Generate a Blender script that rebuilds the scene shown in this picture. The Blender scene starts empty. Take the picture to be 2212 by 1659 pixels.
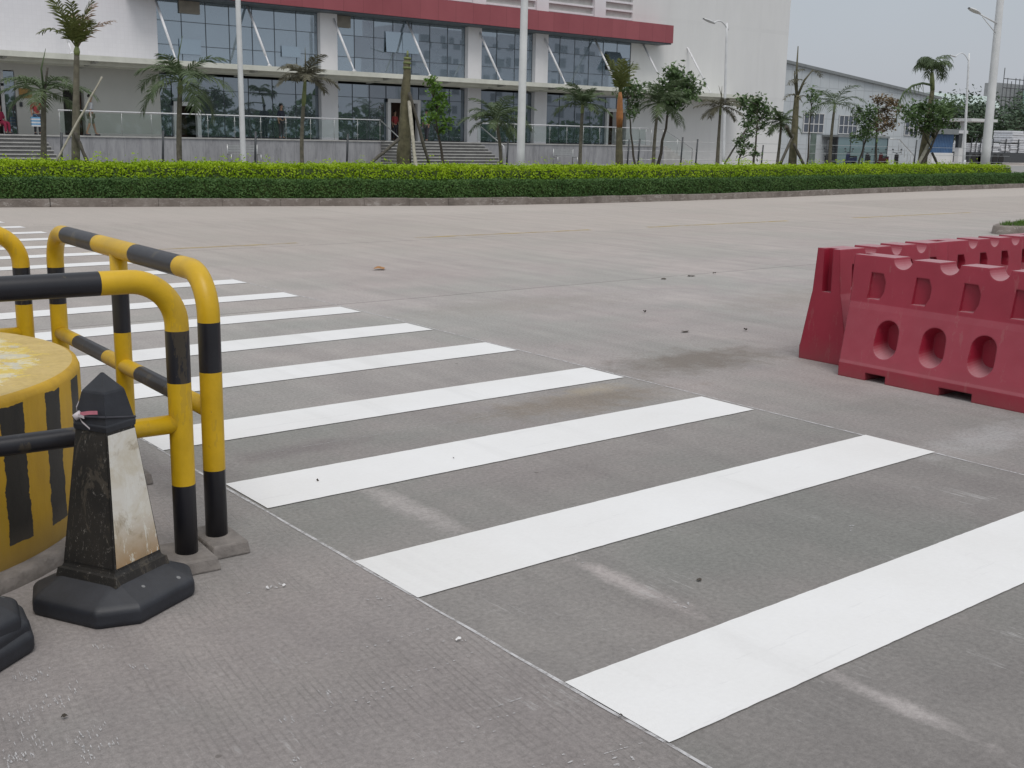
import bpy, bmesh, math, random
from mathutils import Vector, Matrix
random.seed(7)
R = math.radians
PI = math.pi
sc = bpy.context.scene
COL = sc.collection

# ------------------------------------------------------------------ camera model
H = 1.5                              # eye height above the road
F = 2423.5                           # focal length for a picture 2212 px wide
PITCH, ROLL, YAW = R(12.308), R(1.170), R(38.841)
_f = Vector((math.sin(YAW)*math.cos(PITCH), math.cos(YAW)*math.cos(PITCH), -math.sin(PITCH)))
_r0 = Vector((math.cos(YAW), -math.sin(YAW), 0)); _u0 = _r0.cross(_f)
_r = math.cos(ROLL)*_r0 + math.sin(ROLL)*_u0
_u = -math.sin(ROLL)*_r0 + math.cos(ROLL)*_u0

def _ray(p):
    return _f + (p[0]-1106)/F*_r - (p[1]-829.5)/F*_u
def G(px, py, z=0.0):                # sight line meets a level plane
    d = _ray((px, py)); t = (z-H)/d.z
    return Vector((d.x*t, d.y*t, z))
def W(px, py, Y):                    # sight line meets an upright plane Y = const
    d = _ray((px, py)); t = Y/d.y
    return Vector((d.x*t, Y, H+d.z*t))
_Z = {1: (0, 0, .27006), 2: (546.2, 0, .27006), 3: (1092.4, 0, .27006), 4: (1614.6, 0, .27006),
      'A': (1664.1, 153.6, .13503), 'B': (1956.0, 153.6, .12859), 'C': (1322.8, 153.6, .1659), 'D': (0, 136.5, .13892)}
def q(n, x, y):
    a = _Z[n]; return (a[0]+a[2]*x, a[1]+a[2]*y)
def QW(n, x, y, Y):
    return W(*q(n, x, y), Y)

# ------------------------------------------------------------------ materials
def new_mat(name):
    m = bpy.data.materials.new(name); m.use_nodes = True
    nt = m.node_tree; b = nt.nodes['Principled BSDF']
    return m, nt, b
def node(nt, typ, **kw):
    n = nt.nodes.new(typ)
    for k, v in kw.items():
        if k in n.inputs: n.inputs[k].default_value = v
        else: setattr(n, k, v)
    return n
def pos(nt, scale=(1, 1, 1), local=False):
    if local:
        s = node(nt, 'ShaderNodeTexCoord').outputs['Object']
    else:
        s = node(nt, 'ShaderNodeNewGeometry').outputs['Position']
    mp = node(nt, 'ShaderNodeMapping'); mp.inputs['Scale'].default_value = scale
    nt.links.new(s, mp.inputs['Vector']); return mp.outputs[0]
def noise(nt, vec, scale, detail=4, rough=.55, dist=0):
    n = node(nt, 'ShaderNodeTexNoise'); n.inputs['Scale'].default_value = scale
    n.inputs['Detail'].default_value = detail; n.inputs['Roughness'].default_value = rough
    n.inputs['Distortion'].default_value = dist
    nt.links.new(vec, n.inputs['Vector']); return n.outputs['Fac']
def ramp(nt, fac, stops):
    n = node(nt, 'ShaderNodeValToRGB'); e = n.color_ramp.elements
    while len(e) < len(stops): e.new(.5)
    for el, (p, c) in zip(e, stops):
        el.position = p; el.color = (*c, 1) if len(c) == 3 else c
    nt.links.new(fac, n.inputs[0]); return n.outputs[0]
def mix(nt, fac, a, b, mode='MIX'):
    n = node(nt, 'ShaderNodeMix'); n.data_type = 'RGBA'; n.blend_type = mode
    if isinstance(fac, (int, float)): n.inputs[0].default_value = fac
    else: nt.links.new(fac, n.inputs[0])
    for i, s in ((6, a), (7, b)):
        if isinstance(s, tuple): n.inputs[i].default_value = (*s, 1)
        else: nt.links.new(s, n.inputs[i])
    return n.outputs[2]
def math_(nt, op, a, b=0.0, c=None):
    n = node(nt, 'ShaderNodeMath'); n.operation = op
    for i, s in enumerate((a, b) if c is None else (a, b, c)):
        if isinstance(s, (int, float)): n.inputs[i].default_value = s
        else: nt.links.new(s, n.inputs[i])
    return n.outputs[0]
def bump(nt, b, h, strength=.3, dist=.01):
    n = node(nt, 'ShaderNodeBump'); n.inputs['Strength'].default_value = strength
    n.inputs['Distance'].default_value = dist
    nt.links.new(h, n.inputs['Height']); nt.links.new(n.outputs[0], b.inputs['Normal'])
def simple(name, col, rough=.6, var=.25, scale=3, metal=0, bmp=0, bscale=40, spec=.5, local=False, dark=None):
    m, nt, b = new_mat(name)
    v = pos(nt, local=local)
    n = noise(nt, v, scale, 6, .6)
    lo = dark or tuple(c*(1-var) for c in col); hi = tuple(min(1, c*(1+var)) for c in col)
    c = ramp(nt, n, [(.3, lo), (.7, hi)])
    nt.links.new(c, b.inputs['Base Color'])
    b.inputs['Roughness'].default_value = rough; b.inputs['Metallic'].default_value = metal
    b.inputs['Specular IOR Level'].default_value = spec
    if bmp: bump(nt, b, noise(nt, v, bscale, 5), bmp, .01)
    return m
M = {}

def sep(nt, v):
    n = node(nt, 'ShaderNodeSeparateXYZ'); nt.links.new(v, n.inputs[0]); return n.outputs

GROOVE = 7.0                         # heading of the broomed grooves
def ground_mat():
    m, nt, b = new_mat('concrete_road')
    p = pos(nt)
    sx, sy, sz = sep(nt, p)
    big = noise(nt, p, .35, 5, .6)
    mid = noise(nt, p, 2.3, 6, .65, .4)
    fine = noise(nt, p, 55, 4, .7)
    grit = noise(nt, p, 260, 2, .8)
    streak = noise(nt, pos(nt, (.16, 1.5, 1)), 1.0, 5, .55, .3)       # tyre streaks along the road
    streak2 = noise(nt, pos(nt, (4.5, .5, 1)), 1.0, 6, .6, .2)        # wheel tracks out of the gate
    c = ramp(nt, big, [(.25, (.345, .303, .300)), (.5, (.37, .342, .334)), (.75, (.415, .372, .36))])
    c = mix(nt, .35, c, ramp(nt, mid, [(.3, (.38, .37, .37)), (.7, (.62, .605, .59))]), 'OVERLAY')
    c = mix(nt, .08, c, ramp(nt, streak, [(.35, (.38, .38, .38)), (.65, (.62, .61, .60))]), 'OVERLAY')
    grn = node(nt, 'ShaderNodeMapRange'); nt.links.new(noise(nt, p, .6, 4, .55), grn.inputs[0]); grn.inputs[1].default_value = .45; grn.inputs[2].default_value = .62
    c = mix(nt, math_(nt, 'MULTIPLY', grn.outputs[0], .55), c, (.30, .305, .285))           # greenish grey patches among the mauve
    lane = node(nt, 'ShaderNodeMapRange'); nt.links.new(sy, lane.inputs[0]); lane.inputs[1].default_value = 8; lane.inputs[2].default_value = 15
    c = mix(nt, math_(nt, 'MULTIPLY', lane.outputs[0], .7), c, (.395, .352, .318))            # the carriageway itself is plainer and tan
    c = mix(nt, .25, c, ramp(nt, streak2, [(.35, (.36, .35, .35)), (.68, (.62, .62, .61))]), 'OVERLAY')
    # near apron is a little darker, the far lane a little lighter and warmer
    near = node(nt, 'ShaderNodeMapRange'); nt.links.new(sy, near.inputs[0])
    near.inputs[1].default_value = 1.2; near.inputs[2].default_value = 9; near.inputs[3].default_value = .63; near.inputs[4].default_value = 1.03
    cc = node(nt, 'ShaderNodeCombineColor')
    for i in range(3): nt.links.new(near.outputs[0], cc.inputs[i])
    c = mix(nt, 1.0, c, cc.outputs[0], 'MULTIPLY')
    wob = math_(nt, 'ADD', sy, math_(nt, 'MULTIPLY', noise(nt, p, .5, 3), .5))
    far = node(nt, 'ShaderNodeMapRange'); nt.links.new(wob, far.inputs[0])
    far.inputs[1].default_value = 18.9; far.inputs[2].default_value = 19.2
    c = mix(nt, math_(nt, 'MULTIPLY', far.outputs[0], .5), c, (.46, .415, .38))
    gq = math_(nt, 'MULTIPLY', math_(nt, 'GREATER_THAN', sx, 1.96), math_(nt, 'LESS_THAN', sx, 5.07))
    gf = node(nt, 'ShaderNodeMapRange'); nt.links.new(sy, gf.inputs[0]); gf.inputs[1].default_value = 13; gf.inputs[2].default_value = 4; gf.inputs[3].default_value = 0; gf.inputs[4].default_value = .55
    c = mix(nt, math_(nt, 'MULTIPLY', gq, gf.outputs[0]), c, mix(nt, 1.0, c, (.83, .875, .855), 'MULTIPLY'))   # the swept strip under the crossing is greyer
    # joints between the poured bays
    def joint(coord, at, w, wn):
        d = math_(nt, 'ABSOLUTE', math_(nt, 'SUBTRACT', math_(nt, 'ADD', coord, math_(nt, 'MULTIPLY', math_(nt, 'SUBTRACT', wn, .5), .05)), at))
        return math_(nt, 'LESS_THAN', d, w)
    wn = noise(nt, p, 1.6, 3)
    J = None
    for coord, at, w in ((sy, 8.87, .011), (sx, 11.5, .008), (sy, 14.02, .012), (sy, 18.97, .01), (sx, -2.2, .008), (sx, 19.0, .01), (sx, 26.5, .01)):
        j = joint(coord, at, w, wn); J = j if J is None else math_(nt, 'MAXIMUM', J, j)
    brk = math_(nt, 'GREATER_THAN', noise(nt, p, 3.5, 4), .36)
    c = mix(nt, math_(nt, 'MULTIPLY', math_(nt, 'MULTIPLY', J, brk), .55), c, (.09, .082, .078))
    # earthy stains where mud was carried on
    def stain(cx, cy, rx, ry, col, amt):
        dx = math_(nt, 'DIVIDE', math_(nt, 'SUBTRACT', sx, cx), rx); dy = math_(nt, 'DIVIDE', math_(nt, 'SUBTRACT', sy, cy), ry)
        r = math_(nt, 'SQRT', math_(nt, 'ADD', math_(nt, 'POWER', dx, 2.0), math_(nt, 'POWER', dy, 2.0)))
        f = math_(nt, 'SUBTRACT', 1.25, math_(nt, 'ADD', r, math_(nt, 'MULTIPLY', noise(nt, p, 5.5, 6, .7), 1.3)))
        f = node(nt, 'ShaderNodeClamp').outputs[0] if False else math_(nt, 'MINIMUM', math_(nt, 'MAXIMUM', math_(nt, 'MULTIPLY', f, 2.2), 0.0), 1.0)
        return mix(nt, math_(nt, 'MULTIPLY', f, amt), c, col)
    for args in ((4.35, 4.75, 1.5, .5, (.2, .165, .13), .7), (1.9, 4.6, .5, .5, (.2, .18, .178), .6), (5.6, 2.9, 1.2, .35, (.44, .435, .44), .35), (6.2, 3.6, .5, 1.0, (.42, .41, .41), .25), (5.9, 5.25, 1.6, .7, (.17, .145, .125), .8), (4.6, 4.95, .6, .2, (.36, .31, .24), .55),
                 (2.5, 4.75, .9, .22, (.19, .17, .168), .7), (2.45, 3.75, .16, .8, (.46, .42, .41), .5), (2.62, 2.55, .10, .7, (.46, .41, .40), .6),
                 (1.75, 5.6, 1.0, .3, (.42, .385, .37), .4), (6.6, 8.0, 2.6, 1.0, (.27, .245, .22), .45), (9.5, 6.8, 3, 1.2, (.26, .23, .2), .4), (2.62, 1.55, .09, .5, (.46, .42, .41), .6), (3.0, 3.9, .8, .35, (.25, .225, .22), .5), (1.4, 2.6, .9, .3, (.24, .22, .21), .4)):
        c = stain(*args)
    # every poured bay has its own tone
    cellx = math_(nt, 'FLOOR', math_(nt, 'DIVIDE', math_(nt, 'ADD', sx, 2.2), 6.85)); celly = math_(nt, 'FLOOR', math_(nt, 'DIVIDE', math_(nt, 'SUBTRACT', sy, 3.82), 5.05))
    wn2 = node(nt, 'ShaderNodeTexWhiteNoise'); wn2.noise_dimensions = '2D'; cv = node(nt, 'ShaderNodeCombineXYZ'); nt.links.new(cellx, cv.inputs[0]); nt.links.new(celly, cv.inputs[1]); nt.links.new(cv.outputs[0], wn2.inputs['Vector'])
    tone = node(nt, 'ShaderNodeMapRange'); nt.links.new(wn2.outputs['Value'], tone.inputs[0]); tone.inputs[3].default_value = .94; tone.inputs[4].default_value = 1.05
    tcol = node(nt, 'ShaderNodeCombineColor')
    for i in range(3): nt.links.new(tone.outputs[0], tcol.inputs[i])
    c = mix(nt, 1.0, c, tcol.outputs[0], 'MULTIPLY')
    # fine aggregate speckle
    c = mix(nt, .5, c, ramp(nt, fine, [(.3, (.3, .3, .3)), (.72, (.7, .7, .7))]), 'OVERLAY')
    c = mix(nt, .35, c, ramp(nt, grit, [(.3, (.3, .3, .3)), (.7, (.7, .7, .7))]), 'OVERLAY')
    # scattered dark spots and pale paint dust
    sp = node(nt, 'ShaderNodeTexVoronoi'); sp.inputs['Scale'].default_value = 2.6; nt.links.new(p, sp.inputs['Vector'])
    dots = math_(nt, 'LESS_THAN', sp.outputs['Distance'], .028)
    c = mix(nt, math_(nt, 'MULTIPLY', dots, .5), c, (.08, .07, .06))
    dust = noise(nt, pos(nt, (2.2, 5.5, 1)), 2.0, 7, .75, .5)
    c = mix(nt, math_(nt, 'MULTIPLY', math_(nt, 'GREATER_THAN', dust, .68), .18), c, (.55, .54, .54))
    # old white paint caught in the broomed grooves of the near apron
    gx = math_(nt, 'GREATER_THAN', noise(nt, pos(nt, (60, 3.5, 1)), 1.0, 5, .7), .575)
    gm = node(nt, 'ShaderNodeMapRange'); nt.links.new(noise(nt, p, 2.6, 6, .7, .4), gm.inputs[0]); gm.inputs[1].default_value = .54; gm.inputs[2].default_value = .64
    gn = node(nt, 'ShaderNodeMapRange'); nt.links.new(sy, gn.inputs[0]); gn.inputs[1].default_value = 3.1; gn.inputs[2].default_value = 2.3
    c = mix(nt, math_(nt, 'MULTIPLY', math_(nt, 'MULTIPLY', gx, gm.outputs[0]), math_(nt, 'MULTIPLY', gn.outputs[0], .5)), c, (.46, .45, .445))
    gv = node(nt, 'ShaderNodeTexWave'); gv.bands_direction = 'X'; gv.inputs['Scale'].default_value = 13.5; gv.inputs['Distortion'].default_value = .9; gv.inputs['Detail'].default_value = 2
    rot = node(nt, 'ShaderNodeMapping'); rot.inputs['Rotation'].default_value = (0, 0, R(GROOVE)); rot.inputs['Scale'].default_value = (1, 1, 1)
    nt.links.new(p, rot.inputs['Vector']); nt.links.new(rot.outputs[0], gv.inputs['Vector'])
    gl = math_(nt, 'MULTIPLY', math_(nt, 'POWER', gv.outputs['Fac'], 7.0), math_(nt, 'GREATER_THAN', noise(nt, pos(nt, (14, 3, 1)), 1.0, 5, .7), .47))
    gy = node(nt, 'ShaderNodeMapRange'); nt.links.new(sy, gy.inputs[0]); gy.inputs[1].default_value = 4.2; gy.inputs[2].default_value = 2.6; gy.inputs[3].default_value = .0; gy.inputs[4].default_value = .26
    gp = node(nt, 'ShaderNodeMapRange'); nt.links.new(noise(nt, p, 1.9, 4, .6), gp.inputs[0]); gp.inputs[1].default_value = .4; gp.inputs[2].default_value = .62
    gl = math_(nt, 'MULTIPLY', math_(nt, 'MULTIPLY', gl, gp.outputs[0]), math_(nt, 'LESS_THAN', sx, 1.95))
    c = mix(nt, math_(nt, 'MULTIPLY', gl, gy.outputs[0]), c, (.10, .095, .085))
    nt.links.new(c, b.inputs['Base Color'])
    b.inputs['Roughness'].default_value = .88; b.inputs['Specular IOR Level'].default_value = .25
    broom = node(nt, 'ShaderNodeTexWave'); broom.bands_direction = 'X'; broom.inputs['Scale'].default_value = 11
    broom.inputs['Distortion'].default_value = 1.5; broom.inputs['Detail'].default_value = 3; broom.inputs['Detail Scale'].default_value = 2
    nt.links.new(pos(nt, (1, .12, 1)), broom.inputs['Vector'])
    h = math_(nt, 'ADD', math_(nt, 'MULTIPLY', gl, -.6), math_(nt, 'ADD', math_(nt, 'MULTIPLY', fine, .8), math_(nt, 'MULTIPLY', grit, .4)))
    bump(nt, b, h, .40, .006)
    return m
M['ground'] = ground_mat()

def paint_mat():
    m, nt, b = new_mat('white_road_paint')
    p = pos(nt); sx, sy, sz = sep(nt, p)
    n = noise(nt, p, 1.1, 6, .6); f = noise(nt, p, 60, 4, .7); s = noise(nt, pos(nt, (.6, 9, 1)), 2, 6, .7, .3)
    c = ramp(nt, n, [(.25, (.71, .70, .69)), (.7, (.78, .775, .775))])
    c = mix(nt, math_(nt, 'MULTIPLY', math_(nt, 'GREATER_THAN', s, .63), .16), c, (.5, .49, .5))
    ty = noise(nt, pos(nt, (3.2, .22, 1)), 1.0, 6, .62, .2)                      # faint tyre tracks crossing the stripes
    tf = node(nt, 'ShaderNodeMapRange'); nt.links.new(ty, tf.inputs[0]); tf.inputs[1].default_value = .55; tf.inputs[2].default_value = .72
    c = mix(nt, math_(nt, 'MULTIPLY', tf.outputs[0], .22), c, (.50, .49, .48))
    chip = noise(nt, p, 26, 9, .8); c = mix(nt, math_(nt, 'MULTIPLY', math_(nt, 'GREATER_THAN', chip, .70), .55), c, (.36, .34, .33))
    c = mix(nt, .15, c, ramp(nt, f, [(.3, (.3, .3, .3)), (.7, (.7, .7, .7))]), 'OVERLAY')
    nt.links.new(c, b.inputs['Base Color']); b.inputs['Roughness'].default_value = .65
    bump(nt, b, f, .25, .004)
    return m
M['paint'] = paint_mat()

def broken_line_mat(name, col, thr, sc_=(8, 8, 1)):
    m, nt, b = new_mat(name)
    n = noise(nt, pos(nt, sc_), 1.6, 7, .7)
    b.inputs['Base Color'].default_value = (*col, 1); b.inputs['Roughness'].default_value = .8
    a = node(nt, 'ShaderNodeMapRange'); nt.links.new(n, a.inputs[0])
    a.inputs[1].default_value = thr-.08; a.inputs[2].default_value = thr+.12; a.inputs[3].default_value = 0; a.inputs[4].default_value = .85
    nt.links.new(a.outputs[0], b.inputs['Alpha'])
    return m
M['splash'] = broken_line_mat('thin_paint_splash', (.52, .51, .515), .44, (30, 30, 1))
M['chalk'] = broken_line_mat('chalk_line', (.60, .59, .60), .43)
M['lane'] = broken_line_mat('faded_yellow_line', (.5, .38, .14), .47, (1.5, 6, 1))

def metal_paint(name, col, rough, spec=.5, wear=None):
    m, nt, b = new_mat(name)
    p = pos(nt)
    n = noise(nt, p, 6, 6, .65); f = noise(nt, p, 90, 3)
    c = ramp(nt, n, [(.25, tuple(x*.78 for x in col)), (.7, tuple(x*1.12 for x in col))])
    if wear:
        w = noise(nt, pos(nt, (1, 1, .6)), 22, 8, .75)
        c = mix(nt, math_(nt, 'MULTIPLY', math_(nt, 'GREATER_THAN', w, .665), .7), c, wear)
        gr = noise(nt, pos(nt, (1, 1, .25)), 9, 6, .7); c = mix(nt, math_(nt, 'MULTIPLY', math_(nt, 'GREATER_THAN', gr, .58), .18), c, (.2, .15, .07))
    nt.links.new(c, b.inputs['Base Color'])
    r = node(nt, 'ShaderNodeMapRange'); nt.links.new(n, r.inputs[0]); r.inputs[3].default_value = rough-.08; r.inputs[4].default_value = rough+.12
    nt.links.new(r.outputs[0], b.inputs['Roughness']); b.inputs['Specular IOR Level'].default_value = spec
    bump(nt, b, f, .06, .003)
    return m
M['yellow'] = metal_paint('yellow_gloss_paint', (.61, .375, .010), .4, .45, (.22, .15, .05))
M['black'] = metal_paint('black_gloss_paint', (.014, .014, .019), .36, .5, (.04, .04, .045))

def drum_side_mat():
    m, nt, b = new_mat('striped_drum_paint')
    p = pos(nt, local=True); x, y, z = sep(nt, p)
    ang = math_(nt, 'ARCTAN2', y, x)
    wob = math_(nt, 'MULTIPLY', math_(nt, 'SUBTRACT', noise(nt, p, 9, 5, .7), .5), .05)
    k = math_(nt, 'FRACT', math_(nt, 'ADD', math_(nt, 'MULTIPLY', math_(nt, 'ADD', ang, wob), 27/(2*PI)), .452))
    zz = math_(nt, 'ADD', z, math_(nt, 'MULTIPLY', math_(nt, 'SUBTRACT', noise(nt, p, 11, 4), .5), .03))
    s = math_(nt, 'MULTIPLY', math_(nt, 'LESS_THAN', k, .485), math_(nt, 'MULTIPLY', math_(nt, 'GREATER_THAN', zz, .075), math_(nt, 'LESS_THAN', zz, .553)))
    g = noise(nt, pos(nt, (1, 1, .25), True), 7, 7, .7)
    yc = ramp(nt, g, [(.25, (.45, .26, .015)), (.6, (.60, .36, .02)), (.8, (.52, .35, .06))])
    bc = ramp(nt, g, [(.3, (.012, .012, .012)), (.75, (.045, .04, .032))])
    c = mix(nt, s, yc, bc)
    w = noise(nt, p, 30, 8, .8)
    c = mix(nt, math_(nt, 'MULTIPLY', math_(nt, 'GREATER_THAN', w, .68), .5), c, (.33, .27, .16))
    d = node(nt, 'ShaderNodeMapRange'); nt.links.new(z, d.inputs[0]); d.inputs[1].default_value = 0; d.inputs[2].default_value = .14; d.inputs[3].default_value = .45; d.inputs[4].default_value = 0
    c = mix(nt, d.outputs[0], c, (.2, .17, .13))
    nt.links.new(c, b.inputs['Base Color']); b.inputs['Roughness'].default_value = .55
    bump(nt, b, w, .25, .006)
    return m
M['drum_side'] = drum_side_mat()
def drum_top_mat():
    m, nt, b = new_mat('peeling_drum_top')
    p = pos(nt, local=True); x, y, z = sep(nt, p)
    a = noise(nt, p, 3.2, 9, .72, .8); a2 = noise(nt, p, 10, 8, .75, .5); g = noise(nt, p, 45, 4, .7)
    rr = math_(nt, 'SQRT', math_(nt, 'ADD', math_(nt, 'POWER', x, 2.0), math_(nt, 'POWER', y, 2.0)))
    edge = node(nt, 'ShaderNodeMapRange'); nt.links.new(rr, edge.inputs[0]); edge.inputs[1].default_value = .80; edge.inputs[2].default_value = .96; edge.inputs[3].default_value = 0; edge.inputs[4].default_value = .22
    c = ramp(nt, a, [(.3, (.47, .34, .11)), (.6, (.58, .43, .17))])
    f1 = math_(nt, 'GREATER_THAN', math_(nt, 'SUBTRACT', a2, edge.outputs[0]), .47)
    c = mix(nt, math_(nt, 'MULTIPLY', f1, .75), c, (.66, .50, .10))
    f2 = math_(nt, 'GREATER_THAN', math_(nt, 'SUBTRACT', noise(nt, p, 8, 9, .78, .9), edge.outputs[0]), .50)
    c = mix(nt, math_(nt, 'MULTIPLY', f2, .8), c, (.66, .60, .42))
    f3 = math_(nt, 'GREATER_THAN', math_(nt, 'SUBTRACT', noise(nt, p, 5.5, 9, .75, .6), edge.outputs[0]), .555)
    c = mix(nt, math_(nt, 'MULTIPLY', f3, .8), c, (.52, .50, .43))
    c = mix(nt, .3, c, ramp(nt, g, [(.3, (.3, .3, .3)), (.7, (.7, .7, .7))]), 'OVERLAY')
    nt.links.new(c, b.inputs['Base Color']); b.inputs['Roughness'].default_value = .7
    bump(nt, b, math_(nt, 'ADD', f1, math_(nt, 'ADD', f2, g)), .35, .004)
    return m
M['drum_top'] = drum_top_mat()

def rubber_mat(name, col=(.016, .018, .024), dusty=.55, rough=.55):
    m, nt, b = new_mat(name)
    p = pos(nt); n = noise(nt, p, 7, 7, .7); f = noise(nt, p, 120, 3, .7)
    nz = sep(nt, node(nt, 'ShaderNodeNewGeometry').outputs['Normal'])[2]
    c = ramp(nt, n, [(.3, tuple(x*.7 for x in col)), (.7, tuple(x*1.6 for x in col))])
    up = node(nt, 'ShaderNodeMapRange'); nt.links.new(nz, up.inputs[0]); up.inputs[1].default_value = .3; up.inputs[2].default_value = 1; up.inputs[3].default_value = .03; up.inputs[4].default_value = dusty*.4
    c = mix(nt, math_(nt, 'MULTIPLY', up.outputs[0], math_(nt, 'ADD', n, .4)), c, (.11, .108, .11))
    sc_ = node(nt, 'ShaderNodeTexVoronoi'); sc_.inputs['Scale'].default_value = 17; sc_.inputs['Randomness'].default_value = 1; nt.links.new(pos(nt), sc_.inputs['Vector'])
    sp = math_(nt, 'MULTIPLY', math_(nt, 'LESS_THAN', sc_.outputs['Distance'], .13), math_(nt, 'GREATER_THAN', n, .52))
    c = mix(nt, math_(nt, 'MULTIPLY', sp, .45), c, (.4, .4, .4))
    nt.links.new(c, b.inputs['Base Color']); b.inputs['Roughness'].default_value = rough
    bump(nt, b, f, .15, .003)
    return m
M['rubber'] = rubber_mat('black_rubber')
def scuffed_mat():
    m, nt, b = new_mat('scuffed_black_panel')
    p = pos(nt, local=True)
    a = noise(nt, pos(nt, (1, 1, .5), True), 9, 9, .75, 1.2); c1 = noise(nt, p, 3.5, 5, .6); s = noise(nt, pos(nt, (3, 3, 1), True), 14, 9, .85, 2.5)
    c = ramp(nt, c1, [(.3, (.010, .010, .010)), (.7, (.036, .031, .026))])
    c = mix(nt, math_(nt, 'MULTIPLY', math_(nt, 'GREATER_THAN', a, .56), .55), c, (.088, .074, .056))
    c = mix(nt, math_(nt, 'MULTIPLY', math_(nt, 'GREATER_THAN', s, .60), .7), c, (.30, .28, .25))
    nt.links.new(c, b.inputs['Base Color']); b.inputs['Roughness'].default_value = .6
    bump(nt, b, s, .2, .004); return m
M['scuffed'] = scuffed_mat()
def cream_mat():
    m, nt, b = new_mat('stained_cream_panel')
    p = pos(nt, local=True); x, y, z = sep(nt, p)
    a = noise(nt, p, 6, 8, .7, .6); s = noise(nt, pos(nt, (1, 1, .35), True), 20, 8, .8, .5); k = noise(nt, p, 34, 8, .85, 1.5)
    c = ramp(nt, a, [(.22, (.40, .32, .19)), (.38, (.60, .55, .44)), (.56, (.72, .70, .645))])
    low = node(nt, 'ShaderNodeMapRange'); nt.links.new(z, low.inputs[0]); low.inputs[1].default_value = .15; low.inputs[2].default_value = .3; low.inputs[3].default_value = .9; low.inputs[4].default_value = .08
    c = mix(nt, math_(nt, 'MULTIPLY', low.outputs[0], math_(nt, 'GREATER_THAN', s, .44)), c, (.34, .2, .08))
    st = node(nt, 'ShaderNodeMapRange'); nt.links.new(noise(nt, pos(nt, (1, 1, .6), True), 11, 8, .7, .5), st.inputs[0]); st.inputs[1].default_value = .55; st.inputs[2].default_value = .66
    c = mix(nt, math_(nt, 'MULTIPLY', st.outputs[0], .75), c, (.29, .22, .13))
    c = mix(nt, math_(nt, 'MULTIPLY', math_(nt, 'GREATER_THAN', k, .68), .85), c, (.05, .045, .04))
    nt.links.new(c, b.inputs['Base Color']); b.inputs['Roughness'].default_value = .6
    bump(nt, b, a, .15, .004); return m
M['cream'] = cream_mat()

def red_plastic():
    m, nt, b = new_mat('dusty_red_plastic')
    p = pos(nt, local=True); n = noise(nt, p, 2.2, 6, .6); f = noise(nt, p, 70, 4, .7); d = noise(nt, p, 9, 7, .7)
    bev = node(nt, 'ShaderNodeBevel'); bev.samples = 4; bev.inputs['Radius'].default_value = .014
    nz = sep(nt, node(nt, 'ShaderNodeNewGeometry').outputs['Normal'])[2]
    c = ramp(nt, n, [(.3, (.28, .013, .033)), (.7, (.36, .021, .048))])
    up = node(nt, 'ShaderNodeMapRange'); nt.links.new(nz, up.inputs[0]); up.inputs[1].default_value = .02; up.inputs[2].default_value = 1.0; up.inputs[3].default_value = .0; up.inputs[4].default_value = .55
    c = mix(nt, math_(nt, 'MULTIPLY', up.outputs[0], math_(nt, 'ADD', d, .45)), c, (.46, .33, .35))
    c = mix(nt, math_(nt, 'MULTIPLY', math_(nt, 'GREATER_THAN', noise(nt, pos(nt, (1, 1, .2), True), 12, 8, .8), .60), .22), c, (.36, .17, .16))
    zl = sep(nt, p)[2]; mud = node(nt, 'ShaderNodeMapRange'); nt.links.new(math_(nt, 'ADD', zl, math_(nt, 'MULTIPLY', math_(nt, 'SUBTRACT', d, .5), .25)), mud.inputs[0]); mud.inputs[1].default_value = .16; mud.inputs[2].default_value = -.02
    c = mix(nt, math_(nt, 'MULTIPLY', mud.outputs[0], .3), c, (.20, .13, .11))
    sc2 = noise(nt, pos(nt, (1.2, 4, 6), True), 7, 9, .85, 2.0); c = mix(nt, math_(nt, 'MULTIPLY', math_(nt, 'GREATER_THAN', sc2, .66), .4), c, (.40, .22, .22))
    nt.links.new(c, b.inputs['Base Color']); b.inputs['Roughness'].default_value = .5
    bp = node(nt, 'ShaderNodeBump'); bp.inputs['Strength'].default_value = .08; bp.inputs['Distance'].default_value = .004
    nt.links.new(f, bp.inputs['Height']); nt.links.new(bev.outputs[0], bp.inputs['Normal']); nt.links.new(bp.outputs[0], b.inputs['Normal'])
    return m
M['red_plastic'] = red_plastic()

def leaf_mat(name, a, b_, c_, trans=.25):
    m, nt, b = new_mat(name)
    p = pos(nt)
    n = noise(nt, p, 2.0, 5, .65); n2 = noise(nt, p, 23, 3, .6)
    c = ramp(nt, math_(nt, 'ADD', math_(nt, 'MULTIPLY', n, .5), math_(nt, 'MULTIPLY', n2, .5)), [(.32, a), (.5, b_), (.68, c_)])
    nt.links.new(c, b.inputs['Base Color']); b.inputs['Roughness'].default_value = .55; b.inputs['Specular IOR Level'].default_value = .22
    t = node(nt, 'ShaderNodeBsdfTranslucent'); nt.links.new(c, t.inputs[0])
    ms = node(nt, 'ShaderNodeMixShader'); ms.inputs[0].default_value = trans
    nt.links.new(b.outputs[0], ms.inputs[1]); nt.links.new(t.outputs[0], ms.inputs[2])
    nt.links.new(ms.outputs[0], nt.nodes['Material Output'].inputs[0])
    return m
M['hedge_dark'] = leaf_mat('dark_hedge_leaf', (.042, .092, .026), (.072, .145, .04), (.125, .215, .06))
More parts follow.
